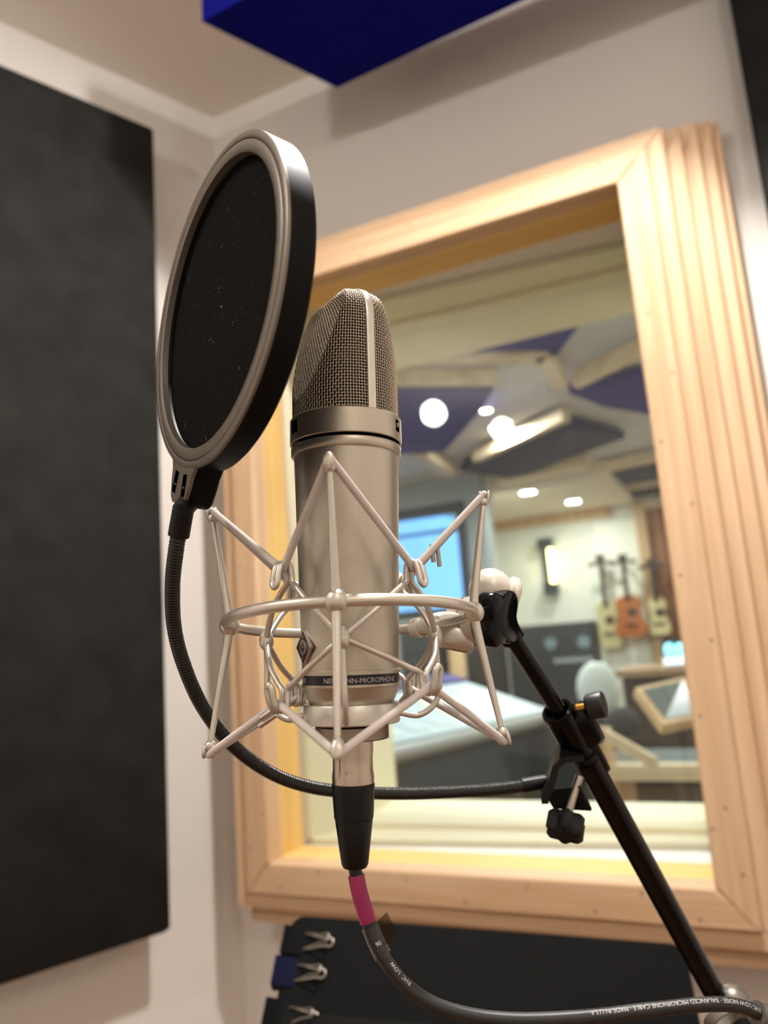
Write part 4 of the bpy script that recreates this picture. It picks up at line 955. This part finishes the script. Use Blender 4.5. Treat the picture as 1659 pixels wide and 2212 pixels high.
# studio chair, pale, with dark foam headrest in front
c0 = hit_d(1296, 1560, 2.6); ch = thing('studio_chair', 'pale grey rounded studio chair behind the boom thumb screw', 'chair', V((c0.x, c0.y, 0)))
def px_ell(mbn, x, y, d, w, h, t, mat, par, name): return MB().sphere(hit_d(x, y, d), 1.0, 24, 14, (w, t, h), (EU, NW, EZ)).build(name, mat, par, smooth=180)
m_chair = M('pale_grey_leather', (196, 202, 198), 0.5)
px_ell(None, 1292, 1490, 2.6, 0.105, 0.14, 0.06, m_chair, ch, 'backrest'); px_ell(None, 1300, 1600, 2.45, 0.13, 0.05, 0.14, M('charcoal_mesh', (60, 64, 66), 0.7), ch, 'seat')
MB().tube([V((c0.x, c0.y, 0.05)), V((c0.x, c0.y, c0.z - 0.02))], 0.025, 12).build('gas_post', m_dark2, ch)
for k in range(5):
    a = 2 * PI * k / 5; MB().tube([V((c0.x, c0.y, 0.08)), V((c0.x + 0.25 * math.cos(a), c0.y + 0.25 * math.sin(a), 0.03))], 0.018, 8).build('foot', m_dark2, ch)
# small glowing displays
dsp = thing('desk_display', 'small display glowing cyan beside the right casing', 'display', hit_d(1455, 1447, 3.4)); 
for (x, y, w) in ((1446, 1404, 0.030), (1470, 1404, 0.034)): px_ell(None, x, y, 3.4, w, 0.040, 0.012, M('cyan_glow', (150, 225, 250), 0.4, emit=((120, 215, 250), 1.6)), dsp, 'glowing_dial')
onwall('glow_bar', 1432, 1421, 1486, 1434, 3.4, 3.43, M('white_glow', (220, 232, 250), 0.4, emit=((215, 230, 255), 1.1)), dsp)
onwall('display_case', 1428, 1380, 1492, 1435, 3.435, 3.50, m_dark2, dsp)
# desk under the display
a = cpt(1330, 1449, 3.3); b = cpt(1560, 1449, 3.3)
dk = thing('side_desk', 'dark side desk under the cyan display', 'desk', W((a[0] + b[0]) / 2, 3.6, 0)); cbox('desk_top', a[0], b[0], 3.25, 3.9, a[1] - 0.04, a[1], M('walnut_top', (150, 122, 92), 0.5), dk); cbox('desk_front', a[0] + 0.03, b[0], 3.30, 3.85, 0, a[1] - 0.04, M('walnut_dark', (62, 52, 46), 0.6), dk)
# wood framed tablet leaning on the near worktop
def quad_slab(name, pts, th, mat, parent, smooth=0):
    n = (pts[1] - pts[0]).cross(pts[3] - pts[0]).normalized(); 
    if n.dot(FW) < 0: n = -n
    return MB().rings([pts, [p + n * th for p in pts]]).build(name, mat, parent, smooth=smooth)
T = [at(1372, 1486, 2.35), at(1480, 1462, 2.45), at(1520, 1548, 2.25), at(1432, 1566, 2.15)]
tb = thing('framed_tablet', 'tilted tablet screen in a blond wooden frame', 'tablet', T[3]); quad_slab('wood_frame', T, 0.03, m_cwoodv, tb)
c = sum(T, V((0, 0, 0))) / 4; T2 = [c + (p - c) * 0.80 for p in T]; nn = (T[1] - T[0]).cross(T[3] - T[0]).normalized(); nn = nn if nn.dot(FW) < 0 else -nn
quad_slab('screen', [p + nn * 0.003 for p in T2], 0.002, M('tablet_screen', (96, 104, 102), 0.25), tb)
T3 = [c + (p - c) * 0.30 + (T[1] - T[0]) * 0.08 - (T[3] - T[0]) * 0.15 for p in T]; quad_slab('screen_window', [p + nn * 0.004 for p in T3], 0.001, M('tablet_blue', (120, 124, 196), 0.3, emit=((120, 124, 210), 0.5)), tb)
# blond wooden worktop frame, low at the right
wt = thing('wood_bench', 'blond wooden bench frame low at the right behind the glass', 'bench', hit_d(1430, 1720, 1.9) * 1.0)
ROOT[wt.name] = V((wt.location.x, wt.location.y, 0)); wt.location = ROOT[wt.name]
bz0 = hit_d(1430, 1668, 1.9).z
cbox('front_rail', cpt(1310, 1668, 1.9)[0], cpt(1600, 1668, 1.9)[0], 1.88, 1.94, bz0 - 0.03, bz0 + 0.03, m_cwood, wt); cbox('bench_top', cpt(1330, 1668, 1.9)[0], cpt(1600, 1668, 1.9)[0], 1.94, 2.45, bz0 - 0.01, bz0 + 0.012, M('grey_felt', (92, 98, 96), 0.8), wt)
cbox('post', cpt(1302, 1640, 1.9)[0], cpt(1326, 1640, 1.9)[0], 1.89, 1.93, 0, hit_d(1312, 1572, 1.9).z, m_cwoodv, wt); cbox('post', cpt(1560, 1640, 1.9)[0], cpt(1590, 1640, 1.9)[0], 1.89, 1.93, 0, bz0, m_cwoodv, wt)
MB().box((at(1330, 1600, 2.55) + at(1400, 1640, 2.45)) / 2, 0.10, 0.02, 0.02, (at(1400, 1640, 2.45) - at(1330, 1600, 2.55)).normalized(), NW, EZ).build('brace', m_cwood, wt)
# dark low seat and cabinets below the console
o = px_ell(None, 1345, 1560, 2.3, 0.075, 0.07, 0.05, M('charcoal_foam', (58, 58, 58), 0.9), None, 'foam_cushion'); tag(o, 'round charcoal foam cushion left of the framed tablet', 'cushion')
